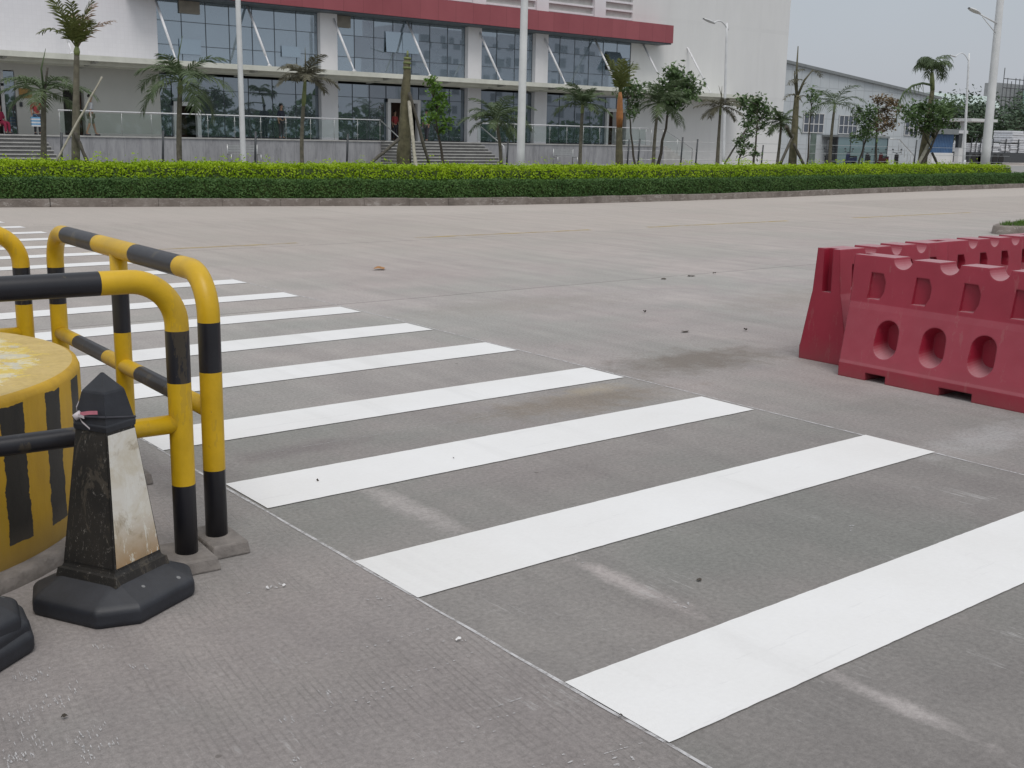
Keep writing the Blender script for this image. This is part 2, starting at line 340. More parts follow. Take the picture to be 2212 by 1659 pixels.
def light_hedge():
    m = leaf_mat('golden_hedge_leaf', (.19, .31, .006), (.34, .48, .012), (.48, .60, .03), .3)
    nt = m.node_tree; b = nt.nodes['Principled BSDF']
    src = b.inputs['Base Color'].links[0].from_socket
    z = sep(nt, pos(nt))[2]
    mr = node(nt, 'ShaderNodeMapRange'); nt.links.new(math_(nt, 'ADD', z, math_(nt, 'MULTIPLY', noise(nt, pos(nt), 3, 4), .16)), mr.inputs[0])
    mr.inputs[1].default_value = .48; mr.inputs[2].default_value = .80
    c = mix(nt, mr.outputs[0], mix(nt, 1.0, src, (.56, .72, .92), 'MULTIPLY'), src)   # old lower leaves get shading put into their colour, new tips stay bright
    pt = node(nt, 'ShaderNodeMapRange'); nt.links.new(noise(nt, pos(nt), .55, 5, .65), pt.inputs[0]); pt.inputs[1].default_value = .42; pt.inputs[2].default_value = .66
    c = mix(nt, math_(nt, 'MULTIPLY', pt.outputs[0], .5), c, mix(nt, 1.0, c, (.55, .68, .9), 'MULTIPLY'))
    nt.links.new(c, b.inputs['Base Color']); nt.links.new(c, nt.nodes['Translucent BSDF'].inputs[0])
    return m
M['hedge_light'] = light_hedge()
M['hedge_core'] = simple('hedge_twigs', (.04, .065, .012), .9, .5, 8)
M['palm_leaf'] = leaf_mat('palm_frond', (.06, .09, .045), (.10, .14, .068), (.15, .19, .10))
M['palm_dry'] = leaf_mat('dry_palm_frond', (.09, .088, .062), (.135, .13, .09), (.19, .175, .125))
M['palm_green'] = leaf_mat('olive_palm_frond', (.07, .085, .025), (.11, .13, .04), (.16, .17, .06))
M['palm_brown'] = leaf_mat('browned_palm_frond', (.16, .11, .075), (.24, .17, .12), (.3, .22, .16))
M['leaf'] = leaf_mat('broad_leaf', (.055, .095, .04), (.10, .16, .065), (.17, .245, .105))
M['leaf_bright'] = leaf_mat('young_leaf', (.06, .13, .02), (.11, .21, .03), (.17, .28, .05))
M['leaf_bronze'] = leaf_mat('bronze_leaf', (.12, .09, .05), (.19, .14, .08), (.26, .19, .12))
M['leaf_far'] = leaf_mat('distant_leaf', (.05, .08, .055), (.075, .115, .07), (.10, .15, .09), .1)
M['trunk'] = simple('palm_trunk_bark', (.125, .115, .085), .9, .35, 9, bmp=.5, bscale=20)
M['trunk_mossy'] = simple('mossy_trunk_bark', (.11, .10, .06), .95, .4, 7, bmp=.7, bscale=14)
M['trunk_orange'] = simple('orange_crownshaft', (.36, .15, .05), .7, .35, 6)
M['crownshaft'] = simple('green_crownshaft', (.16, .19, .07), .6, .3, 6)
M['bark'] = simple('young_bark', (.065, .055, .042), .9, .35, 12)
M['bamboo'] = simple('weathered_bamboo', (.33, .31, .25), .75, .3, 14)
M['dark_wood'] = simple('dark_stake_wood', (.075, .068, .055), .85, .35, 12)

def tile_wall(name, col, s=.25, depth=.15, mort=.8):
    m, nt, b = new_mat(name)
    br = node(nt, 'ShaderNodeTexBrick'); br.inputs['Scale'].default_value = 1/s
    br.offset = 0; br.inputs['Mortar Size'].default_value = .03
    br.inputs['Color1'].default_value = (*col, 1); br.inputs['Color2'].default_value = (*[c*.975 for c in col], 1); br.inputs['Mortar'].default_value = (*[c*mort for c in col], 1)
    br.inputs['Brick Width'].default_value = 1.0; br.inputs['Row Height'].default_value = 1.0
    g = node(nt, 'ShaderNodeNewGeometry'); s3 = sep(nt, g.outputs['Position'])
    cb = node(nt, 'ShaderNodeCombineXYZ'); nt.links.new(s3[0], cb.inputs[0]); nt.links.new(s3[2], cb.inputs[1])
    nt.links.new(cb.outputs[0], br.inputs['Vector'])
    n = noise(nt, pos(nt, (.5, .5, .18)), 1.2, 7, .65); n2 = noise(nt, pos(nt, (3, 3, .3)), 1.0, 6, .7)
    c = mix(nt, .4, br.outputs['Color'], ramp(nt, n, [(.3, (.38, .38, .39)), (.7, (.58, .58, .58))]), 'OVERLAY')
    c = mix(nt, depth, c, ramp(nt, n2, [(.35, (.34, .33, .31)), (.6, (.6, .6, .6))]), 'OVERLAY')
    nt.links.new(c, b.inputs['Base Color']); b.inputs['Roughness'].default_value = .6
    return m
M['tile'] = tile_wall('white_wall_tile', (.72, .71, .745), .2, .08, .93)
M['render'] = tile_wall('pale_wall_panels', (.70, .70, .695), 4.8, .08, .965)
M['column'] = simple('white_column', (.70, .69, .71), .55, .05, .8)
M['soffit_wall'] = simple('cream_wall', (.56, .555, .52), .7, .06, .6)
M['fascia'] = None
def fascia_mat():
    m, nt, b = new_mat('red_fascia_panels')
    s3 = sep(nt, pos(nt))
    seam = math_(nt, 'LESS_THAN', math_(nt, 'FRACT', math_(nt, 'DIVIDE', s3[0], 1.22)), .012)
    n = noise(nt, pos(nt, (.8, 1, .4)), 1, 5, .6)
    pan = node(nt, 'ShaderNodeTexWhiteNoise'); pan.noise_dimensions = '1D'; nt.links.new(math_(nt, 'FLOOR', math_(nt, 'DIVIDE', s3[0], 1.22)), pan.inputs['W'])
    c = ramp(nt, math_(nt, 'ADD', math_(nt, 'MULTIPLY', n, .6), math_(nt, 'MULTIPLY', pan.outputs['Value'], .25)), [(.2, (.27, .062, .075)), (.7, (.36, .095, .11))])
    c = mix(nt, seam, c, (.13, .03, .035))
    nt.links.new(c, b.inputs['Base Color']); b.inputs['Roughness'].default_value = .4; return m
M['fascia'] = fascia_mat()
def marble():
    m, nt, b = new_mat('grey_stone_cladding')
    g = pos(nt); s3 = sep(nt, g)
    pan = node(nt, 'ShaderNodeTexWhiteNoise'); pan.noise_dimensions = '1D'; nt.links.new(math_(nt, 'FLOOR', math_(nt, 'DIVIDE', s3[0], .8)), pan.inputs['W'])
    n = noise(nt, pos(nt, (2.5, 2.5, .5)), 1.5, 8, .72, .6)
    seam = math_(nt, 'LESS_THAN', math_(nt, 'FRACT', math_(nt, 'DIVIDE', s3[0], .8)), .02)
    c = ramp(nt, n, [(.3, (.2, .2, .21)), (.5, (.31, .31, .325)), (.7, (.4, .4, .41))])
    c = mix(nt, math_(nt, 'MULTIPLY', pan.outputs['Value'], .22), c, (.24, .235, .24))
    c = mix(nt, math_(nt, 'MULTIPLY', math_(nt, 'GREATER_THAN', noise(nt, pos(nt, (5, 5, 1.2)), 1.5, 8, .8), .6), .4), c, (.16, .16, .165))
    c = mix(nt, math_(nt, 'MULTIPLY', seam, .5), c, (.12, .12, .12))
    nt.links.new(c, b.inputs['Base Color']); b.inputs['Roughness'].default_value = .4; return m
M['marble'] = marble()
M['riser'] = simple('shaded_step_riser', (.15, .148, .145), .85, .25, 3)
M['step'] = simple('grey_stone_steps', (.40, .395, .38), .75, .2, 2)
def glass_mat(name, tint, refl=.55):
    m, nt, b = new_mat(name)
    n = noise(nt, pos(nt, (.4, .4, .4)), 1, 3)
    c = ramp(nt, n, [(.3, tuple(x*.8 for x in tint)), (.7, tint)])
    nt.links.new(c, b.inputs['Base Color']); b.inputs['Roughness'].default_value = .5
    g = node(nt, 'ShaderNodeBsdfGlossy'); g.inputs['Color'].default_value = (.70, .79, .88, 1); g.inputs['Roughness'].default_value = .015
    fr = node(nt, 'ShaderNodeFresnel'); fr.inputs['IOR'].default_value = 1.5
    f = math_(nt, 'ADD', math_(nt, 'MULTIPLY', fr.outputs[0], .8), refl)
    ms = node(nt, 'ShaderNodeMixShader'); nt.links.new(f, ms.inputs[0]); nt.links.new(b.outputs[0], ms.inputs[1]); nt.links.new(g.outputs[0], ms.inputs[2])
    nt.links.new(ms.outputs[0], nt.nodes['Material Output'].inputs[0])
    return m
M['glass'] = glass_mat('tinted_curtain_glass', (.13, .178, .215), .38)
M['glass_low'] = glass_mat('dark_ground_floor_glass', (.06, .085, .098), .30)
def clear_glass():
    m, nt, b = new_mat('greenish_balustrade_glass')
    t = node(nt, 'ShaderNodeBsdfTransparent'); t.inputs[0].default_value = (.95, .98, .97, 1)
    g = node(nt, 'ShaderNodeBsdfGlossy'); g.inputs['Roughness'].default_value = .03; g.inputs['Color'].default_value = (.8, .9, .9, 1)
    ms = node(nt, 'ShaderNodeMixShader'); ms.inputs[0].default_value = .05
    nt.links.new(t.outputs[0], ms.inputs[1]); nt.links.new(g.outputs[0], ms.inputs[2]); nt.links.new(ms.outputs[0], nt.nodes['Material Output'].inputs[0])
    return m
M['clear'] = clear_glass()
M['mullion'] = simple('dark_glazing_joint', (.06, .072, .085), .5, .2)
M['white_metal'] = simple('white_painted_steel', (.72, .72, .74), .4, .08, 4)
M['lamp_white'] = simple('dirty_white_lamp_paint', (.66, .67, .68), .45, .12, 1.5)
M['steel'] = simple('brushed_steel', (.45, .46, .46), .35, .15, 5, metal=.6)
M['canopy'] = simple('canopy_metal', (.62, .62, .55), .6, .12, 1.5)
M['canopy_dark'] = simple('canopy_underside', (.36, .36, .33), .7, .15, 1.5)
M['interior'] = simple('dark_interior', (.03, .027, .025), .8, .4, 2)
M['interior_brown'] = simple('brown_interior', (.075, .04, .028), .8, .4, 2)
M['frame_white'] = simple('white_door_frame', (.62, .62, .62), .5, .06, 2)
M['vent_panel'] = simple('beige_blank_panel', (.22, .20, .17), .6, .15, 3)
M['louvre_back'] = simple('louvre_recess', (.48, .47, .45), .8, .1, 2)
M['warehouse'] = tile_wall('blue_grey_sheet_wall', (.50, .535, .56), 1.2, .1)
M['roof_trim'] = simple('grey_roof_trim', (.2, .215, .22), .5, .1, 2)
M['win_dark'] = glass_mat('dark_window_glass', (.03, .035, .05), .08)
def kerb_mat():
    m, nt, b = new_mat('weathered_kerb_stone')
    p = pos(nt); a = noise(nt, p, 1.7, 8, .72, .6); k = noise(nt, pos(nt, (1, 1, 2.5)), 4.5, 8, .75, .8)
    c = ramp(nt, a, [(.3, (.11, .092, .08)), (.5, (.19, .162, .142)), (.7, (.26, .232, .21))])
    c = mix(nt, math_(nt, 'MULTIPLY', math_(nt, 'GREATER_THAN', k, .58), .55), c, (.38, .355, .33))
    c = mix(nt, math_(nt, 'MULTIPLY', math_(nt, 'LESS_THAN', k, .42), .5), c, (.11, .095, .08))
    nt.links.new(c, b.inputs['Base Color']); b.inputs['Roughness'].default_value = .92
    bump(nt, b, noise(nt, p, 18, 6), .5, .01); return m
M['kerb'] = kerb_mat()
M['soil'] = simple('planting_soil', (.09, .075, .055), .95, .4, 4, bmp=.6)
M['pavement'] = simple('grey_pavers', (.25, .245, .235), .85, .2, 1.2)
M['footing'] = simple('rough_footing_concrete', (.20, .18, .166), .92, .3, 12, bmp=.7, bscale=35)
M['blue_sheet'] = simple('blue_painted_sheet', (.055, .12, .24), .5, .2, 2)
M['bundle'] = simple('white_plastic_wrap', (.62, .63, .66), .35, .12, 6, bmp=.5, bscale=9)
M['dark_metal'] = simple('dark_grey_metal', (.045, .05, .055), .5, .25, 4)
M['hill'] = simple('hazy_hill', (.52, .62, .61), 1, .14, .03)
M['net'] = simple('green_scaffold_net', (.17, .30, .28), .8, .2, .5)
M['scaffold'] = simple('grey_scaffold', (.27, .29, .30), .7, .2, .6)
M['plaque'] = simple('ochre_plaque', (.36, .20, .05), .4, .15, 6)
M['skin'] = simple('skin', (.36, .22, .15), .6, .1, 8)
M['hair'] = simple('black_hair', (.012, .01, .01), .5, .3, 30)
M['leaf_litter'] = simple('dry_leaf', (.32, .16, .06), .8, .3, 20)
M['litter_dark'] = simple('dark_crumb', (.06, .05, .04), .9, .3, 20)
M['litter_white'] = simple('white_paper_scrap', (.75, .74, .74), .7, .1, 20)
M['pink'] = simple('pink_ribbon', (.6, .2, .26), .6, .15, 20)
M['ribbon_white'] = simple('pale_ribbon', (.55, .5, .52), .6, .15, 20)
M['grass'] = leaf_mat('grass_blade', (.05, .1, .02), (.09, .17, .03), (.15, .24, .05))
def cloth(name, col): return simple(name, col, .85, .15, 12)
for n_, c_ in dict(shirt_red=(.34, .05, .05), shirt_grey=(.42, .43, .45), shirt_dark=(.03, .035, .055), shirt_blue=(.35, .45, .62), trousers_dark=(.05, .05, .06), trousers_khaki=(.2, .2, .15),
                   bag_blue=(.14, .32, .52), crimson=(.28, .02, .06), scooter_dark=(.03, .03, .035), scooter_red=(.09, .02, .02), scooter_blue=(.03, .04, .09), tyre=(.015, .015, .015)).items():
    M[n_] = cloth(n_, c_)
M['yellow_panel'] = simple('white_sign_box', (.6, .6, .62), .5, .08, 3)

# ------------------------------------------------------------------ mesh builder
class MB:
    def __init__(s): s.v = []; s.f = []; s.m = []; s.sm = []
    def face(s, pts, mi=0, smooth=False):
        i = len(s.v); s.v += [tuple(p) for p in pts]; s.f.append(tuple(range(i, i+len(pts)))); s.m.append(mi); s.sm.append(smooth)
    def box(s, a, b, mi=0, rot=0, org=None):
        x0, y0, z0 = a; x1, y1, z1 = b
        P = [(x0, y0, z0), (x1, y0, z0), (x1, y1, z0), (x0, y1, z0), (x0, y0, z1), (x1, y0, z1), (x1, y1, z1), (x0, y1, z1)]
        if rot:
            o = Vector(org or ((x0+x1)/2, (y0+y1)/2, 0)); c, sn = math.cos(rot), math.sin(rot)
            P = [(o.x+(p[0]-o.x)*c-(p[1]-o.y)*sn, o.y+(p[0]-o.x)*sn+(p[1]-o.y)*c, p[2]) for p in P]
        s.hexa(P, mi)
    def hexa(s, P, mi=0):
        i = len(s.v); s.v += [tuple(p) for p in P]
        for f in ((0, 3, 2, 1), (4, 5, 6, 7), (0, 1, 5, 4), (1, 2, 6, 5), (2, 3, 7, 6), (3, 0, 4, 7)):
            s.f.append(tuple(i+k for k in f)); s.m.append(mi); s.sm.append(False)
    def tube(s, pts, rad, n=12, mi=0, mf=None, cap=True):
        pts = [Vector(p) for p in pts]
        rad = rad if isinstance(rad, (list, tuple)) else [rad]*len(pts)
        base = len(s.v); up = None; L = 0; acc = [0]
        for k, p in enumerate(pts):
            t = (pts[min(k+1, len(pts)-1)]-pts[max(k-1, 0)]).normalized()
            if up is None:
                up = Vector((1, 0, 0)) if abs(t.x) < .9 else Vector((0, 1, 0))
            up = (up - t*up.dot(t)).normalized(); w = t.cross(up)
            for j in range(n):
                a = 2*PI*j/n
                s.v.append(tuple(p + rad[k]*(math.cos(a)*up + math.sin(a)*w)))
            if k: L += (p-pts[k-1]).length; acc.append(L)
        for k in range(len(pts)-1):
            mm = mf((acc[k]+acc[k+1])/2) if mf else mi
            for j in range(n):
                a = base+k*n+j; b2 = base+k*n+(j+1) % n
                s.f.append((a, b2, b2+n, a+n)); s.m.append(mm); s.sm.append(True)
        if cap:
            s.f.append(tuple(base+j for j in reversed(range(n)))); s.m.append(mf(0) if mf else mi); s.sm.append(False)
            e = base+(len(pts)-1)*n
            s.f.append(tuple(e+j for j in range(n))); s.m.append(mf(L) if mf else mi); s.sm.append(False)
    def lathe(s, prof, n=48, mi=0, mf=None, c=(0, 0, 0)):
        base = len(s.v)
        for r, z in prof:
            for j in range(n):
                a = 2*PI*j/n; s.v.append((c[0]+r*math.cos(a), c[1]+r*math.sin(a), c[2]+z))
        for k in range(len(prof)-1):
            for j in range(n):
                a = base+k*n+j; b2 = base+k*n+(j+1) % n
                s.f.append((a, b2, b2+n, a+n)); s.m.append(mf(k) if mf else mi); s.sm.append(True)
    def grid(s, rows, mi=0, smooth=True):
        b = len(s.v); n = len(rows[0])
        for r in rows: s.v += [tuple(p) for p in r]
        for i in range(len(rows)-1):
            for j in range(n-1):
                s.f.append((b+i*n+j, b+i*n+j+1, b+(i+1)*n+j+1, b+(i+1)*n+j)); s.m.append(mi); s.sm.append(smooth)
    def build(s, name, mats, parent=None, world=True):
        mats = mats if isinstance(mats, (list, tuple)) else [mats]
        me = bpy.data.meshes.new(name)
        off = Vector((0, 0, 0))
        if parent is not None and world:
            o = parent
            while o is not None: off += o.location; o = o.parent
        me.from_pydata([(x-off.x, y-off.y, z-off.z) for x, y, z in s.v], [], s.f)
        for m in mats: me.materials.append(m)
        me.polygons.foreach_set('material_index', s.m); me.polygons.foreach_set('use_smooth', s.sm)
        me.update()
        ob = bpy.data.objects.new(name, me); COL.objects.link(ob)
        if parent is not None: ob.parent = parent
        return ob

def tag(o, label=None, cat=None, group=None, kind=None):
    if label: o['label'] = label
    if cat: o['category'] = cat
    if group: o['group'] = group
    if kind: o['kind'] = kind
    return o
def empty(name, loc, label, cat, group=None, rz=0):
    o = bpy.data.objects.new(name, None); COL.objects.link(o); o.location = loc; o.rotation_euler = (0, 0, rz)
    o.empty_display_size = .2
    return tag(o, label, cat, group)
def copy_tree(o, parent=None):
    c = o.copy(); COL.objects.link(c); c.parent = parent
    for ch in list(o.children): copy_tree(ch, c)
    return c

def bevel(ob, w, seg=2, ang=35):
    md = ob.modifiers.new('bevel', 'BEVEL'); md.width = w; md.segments = seg; md.limit_method = 'ANGLE'; md.angle_limit = R(ang)
    return ob

# ------------------------------------------------------------------ the ground and its markings
def sheet(name, x0, y0, x1, y1, z, mat, kind='structure'):
    m = MB(); m.face([(x0, y0, z), (x1, y0, z), (x1, y1, z), (x0, y1, z)])
    return tag(m.build(name, mat), kind=kind)
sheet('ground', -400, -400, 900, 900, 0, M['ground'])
sheet('pavement', -30, 25.8, 140, 53.0, .06, M['pavement'])

def strip_quads(mb, x0, x1, y0, y1, z, jit=.006, step=.12):
    n = max(2, int((x1-x0)/step))
    lo = [(x0+(x1-x0)*i/n, y0+random.uniform(-jit, jit), z) for i in range(n+1)]
    hi = [(x0+(x1-x0)*i/n, y1+random.uniform(-jit, jit), z) for i in range(n+1)]
    for i in range(n): mb.face([lo[i], lo[i+1], hi[i+1], hi[i]])
zc = empty('zebra_crossing', (3.5, 1.9, 0), 'freshly painted white zebra crossing leading from the gate to the hedge', 'road marking')
stripes = [1.765, 2.91, 4.03, 5.10, 6.22, 7.28, 8.375, 9.51, 10.66]
while stripes[-1] < 19: stripes.append(stripes[-1]+1.115)
for k, y in enumerate([.62] + stripes):
    m = MB(); xl = 1.965+random.uniform(-.012, .012); xr = 5.06+random.uniform(-.03, .03)
    w = .405 if y < 5 else .385 if y < 8 else .36 if y < 9 else .33
    strip_quads(m, xl, xr, y, y+w, .004, .0011, .03)
    m.build('stripe', M['paint'], zc)
for x in (1.955, 5.075):
    m = MB(); strip_quads(m, x-.008, x+.008, -1.0, 1.0, .003)
    m = MB()
    rows = [[(x-.006+random.uniform(-.003, .003), -1+.2*i, .0025), (x+.006+random.uniform(-.003, .003), -1+.2*i, .0025)] for i in range(62)]
    for a, b2 in zip(rows, rows[1:]): m.face([a[0], a[1], b2[1], b2[0]])
    m.build('guide_line', M['chalk'], zc)
m = MB()                                             # drips and scuffs of fresh paint beside the stripes
def blotch(x, y, s, e=1.0, a=0.0, z=.0035):
    k = random.randint(5, 8); c, sn = math.cos(a), math.sin(a); P = []
    for i in range(k):
        t = 2*PI*i/k; r = s*random.uniform(.5, 1.1); u, v = r*math.cos(t)*e, r*math.sin(t)
        P.append((x+u*c-v*sn, y+u*sn+v*c, z))
    m.face(P)
for _ in range(150):
    x, y = random.gauss(1.66, .2), random.uniform(1.3, 1.85)
    if x > 1.9: x = 1.9-random.random()*.5
    blotch(x, y, random.uniform(.0012, .0045), random.uniform(1, 4), random.choice((0, .3, 1.2)))
for k in range(8):                                   # rows of squeegee ticks
    x0, y0 = random.uniform(1.1, 1.7), random.uniform(1.75, 2.75)
    for j in range(random.randint(6, 16)):
        blotch(x0+j*.024, y0+random.uniform(-.008, .008), random.uniform(.0015, .0038), 1.8, 0)
for _ in range(70):
    blotch(random.uniform(.3, 1.5), random.uniform(1.9, 2.8), random.uniform(.0008, .002), random.uniform(1, 5), 1.4)
for p in ((990, 1385), (578, 1275), (614, 1269), (815, 1290), (1450, 1143), (1485, 1308), (1440, 930), (1848, 1143), (800, 660), (830, 663), (985, 691), (1245, 1212), (1045, 800), (1180, 745), (1105, 742)):
    g = G(*p)
    for j in range(4): blotch(g.x+random.gauss(0, .02), g.y+random.gauss(0, .02), random.uniform(.002, .006), 2.2, random.random()*3)
for px0, py0, px1, py1 in ((1050, 1535, 1178, 1492), (830, 1313, 865, 1304), (1305, 1630, 1410, 1600), (575, 980, 1150, 882), (1060, 745, 1150, 752)):
    a, b2 = G(px0, py0), G(px1, py1); n = Vector((-(b2-a).y, (b2-a).x, 0)).normalized()*.0022
    for j in range(10):
        if random.random() < .8:
            s0, s1 = a.lerp(b2, j/10), a.lerp(b2, (j+.85)/10); m.face([s0-n*.6+Vector((0, 0, .003)), s1-n*.6+Vector((0, 0, .003)), s1+n*.6+Vector((0, 0, .003)), s0+n*.6+Vector((0, 0, .003))])
gd = Vector((.122, .993, 0)); gs = Vector((.993, -.122, 0))
for cx, cy in ((110, 470), (170, 480), (240, 450), (410, 545), (60, 700), (130, 720), (220, 650), (430, 830), (455, 880), (480, 930), (510, 790), (550, 770), (610, 860), (210, 860), (155, 925), (90, 920), (40, 960), (150, 810), (350, 620), (300, 600), (1690, 950), (1620, 715), (1830, 575), (560, 310), (780, 420)):
    g = G(cx*.3858, 1280.1+cy*.3858)
    for _ in range(9):                               # dabs of paint dragged over the broomed ridges
        c = g+gs*random.gauss(0, .014)+gd*random.gauss(0, .014); l = random.uniform(.004, .016); w = random.uniform(.0008, .0022); z = Vector((0, 0, .0032))
        m.face([c-gd*l-gs*w*.4+z, c-gd*l*.3+gs*w+z, c+gd*l+gs*w*.5+z, c+gd*l*.4-gs*w+z])
tag(m.build('paint_splashes', M['splash'], zc), kind='stuff')

cl = empty('centre_line', (10, 14.3, 0), 'faded broken yellow line along the middle of the road', 'road marking')
for x0, x1 in ((-4, 1), (4.6, 7.6), (9.6, 13.2), (14.6, 18.6), (20.8, 25.5), (29, 34), (38, 44)):
    m = MB(); strip_quads(m, x0, x1, 14.28, 14.40, .003, .01, .4); m.build('dash', M['lane'], cl)

# kerb that carries the hedges
KERB = [(-14, 28.2), (-6, 26.6), (0, 25.2), (6.05, 23.5), (10.35, 22.3), (15.2, 20.85), (18.5, 20.55), (22, 20.6), (26.5, 20.95), (32.7, 21.8), (45, 23.0), (58, 24.2)]
def kpt(x):
    for (a, b2), (c, d) in zip(KERB, KERB[1:]):
        if a <= x <= c: return b2+(d-b2)*(x-a)/(c-a)
    return KERB[-1][1] if x > 0 else KERB[0][1]
def knorm(x):
    s = (kpt(x+.4)-kpt(x-.4))/.8; n = Vector((-s, 1, 0)).normalized(); return n
m = MB()
xs = [-13.9]
while xs[-1] < 57.4: xs.append(xs[-1]+random.uniform(.6, 1.25))
for a, b2 in zip(xs, xs[1:]):                        # separate kerb stones with open joints
    g = random.choice((.0015, .002, .002, .002, .009)); h = .16+random.uniform(-.01, .01); o = random.uniform(-.006, .006)
    P = []
    na, nb = knorm(a), knorm(b2)
    A, B = Vector((a+g, kpt(a+g), 0)), Vector((b2-g, kpt(b2-g), 0))
    A0, B0 = A+na*o, B+nb*o; A1, B1 = A+na*.2, B+nb*.2
    up = Vector((0, 0, h)); ch = .02
    P = [A0, B0, B1, A1, A0+up+na*ch, B0+up+nb*ch, B1+up, A1+up]
    m.hexa(P)
tag(bevel(m.build('kerb', M['kerb']), .006, 2), kind='structure')
m = MB()
for a, b2 in zip(xs, xs[1:]):
    na, nb = knorm(a), knorm(b2); A, B = Vector((a, kpt(a), .11)), Vector((b2, kpt(b2), .11))
    m.face([A+na*.1, B+nb*.1, B+nb*4.6, A+na*4.6])
tag(m.build('planting_bed', M['soil']), kind='structure')

# ------------------------------------------------------------------ hedges
def hedge(name, x0, x1, d0, d1, ztop, zbot, mat, label, per_m, lsize, seed, bumps=.05, taper=.12, shoots=0):
    rnd = random.Random(seed)
    root = empty(name, (x0, kpt(x0)+d0, 0), label, 'hedge')
    core = MB(); n = int((x1-x0)/.6)
    rows = []
    for i in range(n+1):
        x = x0+(x1-x0)*i/n; nn = knorm(x); K = Vector((x, kpt(x), 0))
        z2 = ztop-.09
        rows.append([K+nn*(d0+.07)+Vector((0, 0, zbot)), K+nn*(d0+.07+taper*.5)+Vector((0, 0, z2)), K+nn*(d1-.07)+Vector((0, 0, z2)), K+nn*(d1-.05)+Vector((0, 0, zbot))])
    core.grid(rows, 0, False)
    core.face(rows[0][::-1]); core.face(rows[-1])
    core.build('twigs', M['hedge_core'], root)
    lf = MB()
    x = x0
    ph = [rnd.uniform(0, 6.3) for _ in range(8)]
    def lump(x, k): return .5*math.sin(x*1.9+ph[k])+.3*math.sin(x*4.3+ph[k+1])+.3*math.sin(x*9.1+ph[k+2])
    total = int((x1-x0)*per_m)
    for _ in range(total):
        u = rnd.random(); x = x0 + (x1-x0)*(u**1.25)    # denser at the near end
        nn = knorm(x); K = Vector((x, kpt(x), 0)); tdir = Vector((nn.y, -nn.x, 0))
        hgt = ztop-zbot; wid = d1-d0
        side = rnd.random()*(hgt*1.25+wid+.2*hgt)
        inset = abs(rnd.gauss(0, .045))
        tz = ztop+bumps*lump(x, 0)
        if side < hgt*1.25:
            z = zbot+.02+hgt*rnd.random(); d = d0+taper*((z-zbot)/hgt)**2+bumps*.8*lump(x*1.3+z*5, 2)+inset
            if z > tz: z = tz-rnd.random()*.1
            nrm = -nn
        elif side < hgt*1.25+wid:
            d = d0+taper+rnd.random()*(wid-taper); z = tz-inset+rnd.uniform(-.02, .03)*(1+2*(rnd.random() < .1)); nrm = Vector((0, 0, 1))
        else:
            d = d1+rnd.uniform(-.05, .02); z = zbot+hgt*rnd.random(); nrm = nn
        c = K+nn*d+Vector((0, 0, z))
        L = lsize*rnd.uniform(.6, 1.35)
        nrm = (nrm*.9+Vector((rnd.gauss(0, .6), rnd.gauss(0, .6), rnd.gauss(.25, .6)))).normalized()
        a = Vector((rnd.gauss(0, 1), rnd.gauss(0, 1), rnd.gauss(.4, 1))); a = (a-nrm*a.dot(nrm)).normalized(); b2 = nrm.cross(a)
        lf.face([c-a*L*.5, c+b2*L*.27, c+a*L*.5, c-b2*L*.27])
    for _ in range(shoots):                              # taller stray shoots
        x = rnd.uniform(x0, x1); nn = knorm(x); K = Vector((x, kpt(x), 0)); d = rnd.uniform(d0+.3, d1)
        h = rnd.uniform(.08, .3); b0 = K+nn*d+Vector((0, 0, ztop-.03))
        for j in range(int(8+h*40)):
            t = rnd.random(); c = b0+Vector((rnd.gauss(0, .035+.08*t), rnd.gauss(0, .03), h*t)); L = lsize*rnd.uniform(.7, 1.3)
            a = Vector((rnd.gauss(0, 1), rnd.gauss(0, 1), rnd.gauss(.5, .7))).normalized(); b2 = a.orthogonal().normalized()
            lf.face([c-a*L*.5, c+b2*L*.27, c+a*L*.5, c-b2*L*.27])
    lf.build('foliage', mat, root)
    return root
XEND = 45.9
hedge('hedge', -8, 56, .22, .98, .54, .11, M['hedge_dark'], 'low dark green clipped hedge right behind the kerb', 2200, .056, 3, .02, .05)
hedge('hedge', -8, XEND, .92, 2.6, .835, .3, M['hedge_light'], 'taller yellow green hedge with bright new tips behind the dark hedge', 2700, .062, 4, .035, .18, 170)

# ------------------------------------------------------------------ trees
def frond(mb, base, az, e0, L, droop, rnd, mi=0, leaf=.36, pairs=20, wdt=.042, rach=.018, hang=.5):
    n = 14; p = Vector(base); P = [p.copy()]; dirs = []
    for i in range(n):
        t = (i+.5)/n; e = e0-droop*t**1.35
        d = Vector((math.cos(az)*math.cos(e), math.sin(az)*math.cos(e), math.sin(e))); dirs.append(d)
        p = p+d*(L/n); P.append(p.copy())
    mb.tube(P, [rach*(1-.8*i/n) for i in range(n+1)], 5, mi)
    for k in range(pairs):
        t = .14+.86*(k+rnd.random()*.6)/pairs; i = min(n-1, int(t*n)); f = t*n-i
        c = P[i].lerp(P[i+1], min(1, f)); d = dirs[i]
        sd = d.cross(Vector((0, 0, 1)))
        sd = sd.normalized() if sd.length > .05 else Vector((-math.sin(az), math.cos(az), 0))
        ll = leaf*L*(.35+.65*math.sin(PI*min(1, .18+.78*t)))*rnd.uniform(.8, 1.15)
        for s in (-1, 1):
            u = (sd*s*.85+d*(.45+.5*t)+Vector((0, 0, rnd.uniform(-.15, .35)))).normalized()
            w = d*wdt*.5*rnd.uniform(.8, 1.2)
            mid = c+u*ll*.5+Vector((0, 0, -hang*ll*.12)); tip = c+u*ll*.92+Vector((0, 0, -hang*ll*.55))
            mb.face([c-w*.6, c+w*.6, mid+w, mid-w], mi); mb.face([mid-w, mid+w, tip], mi)
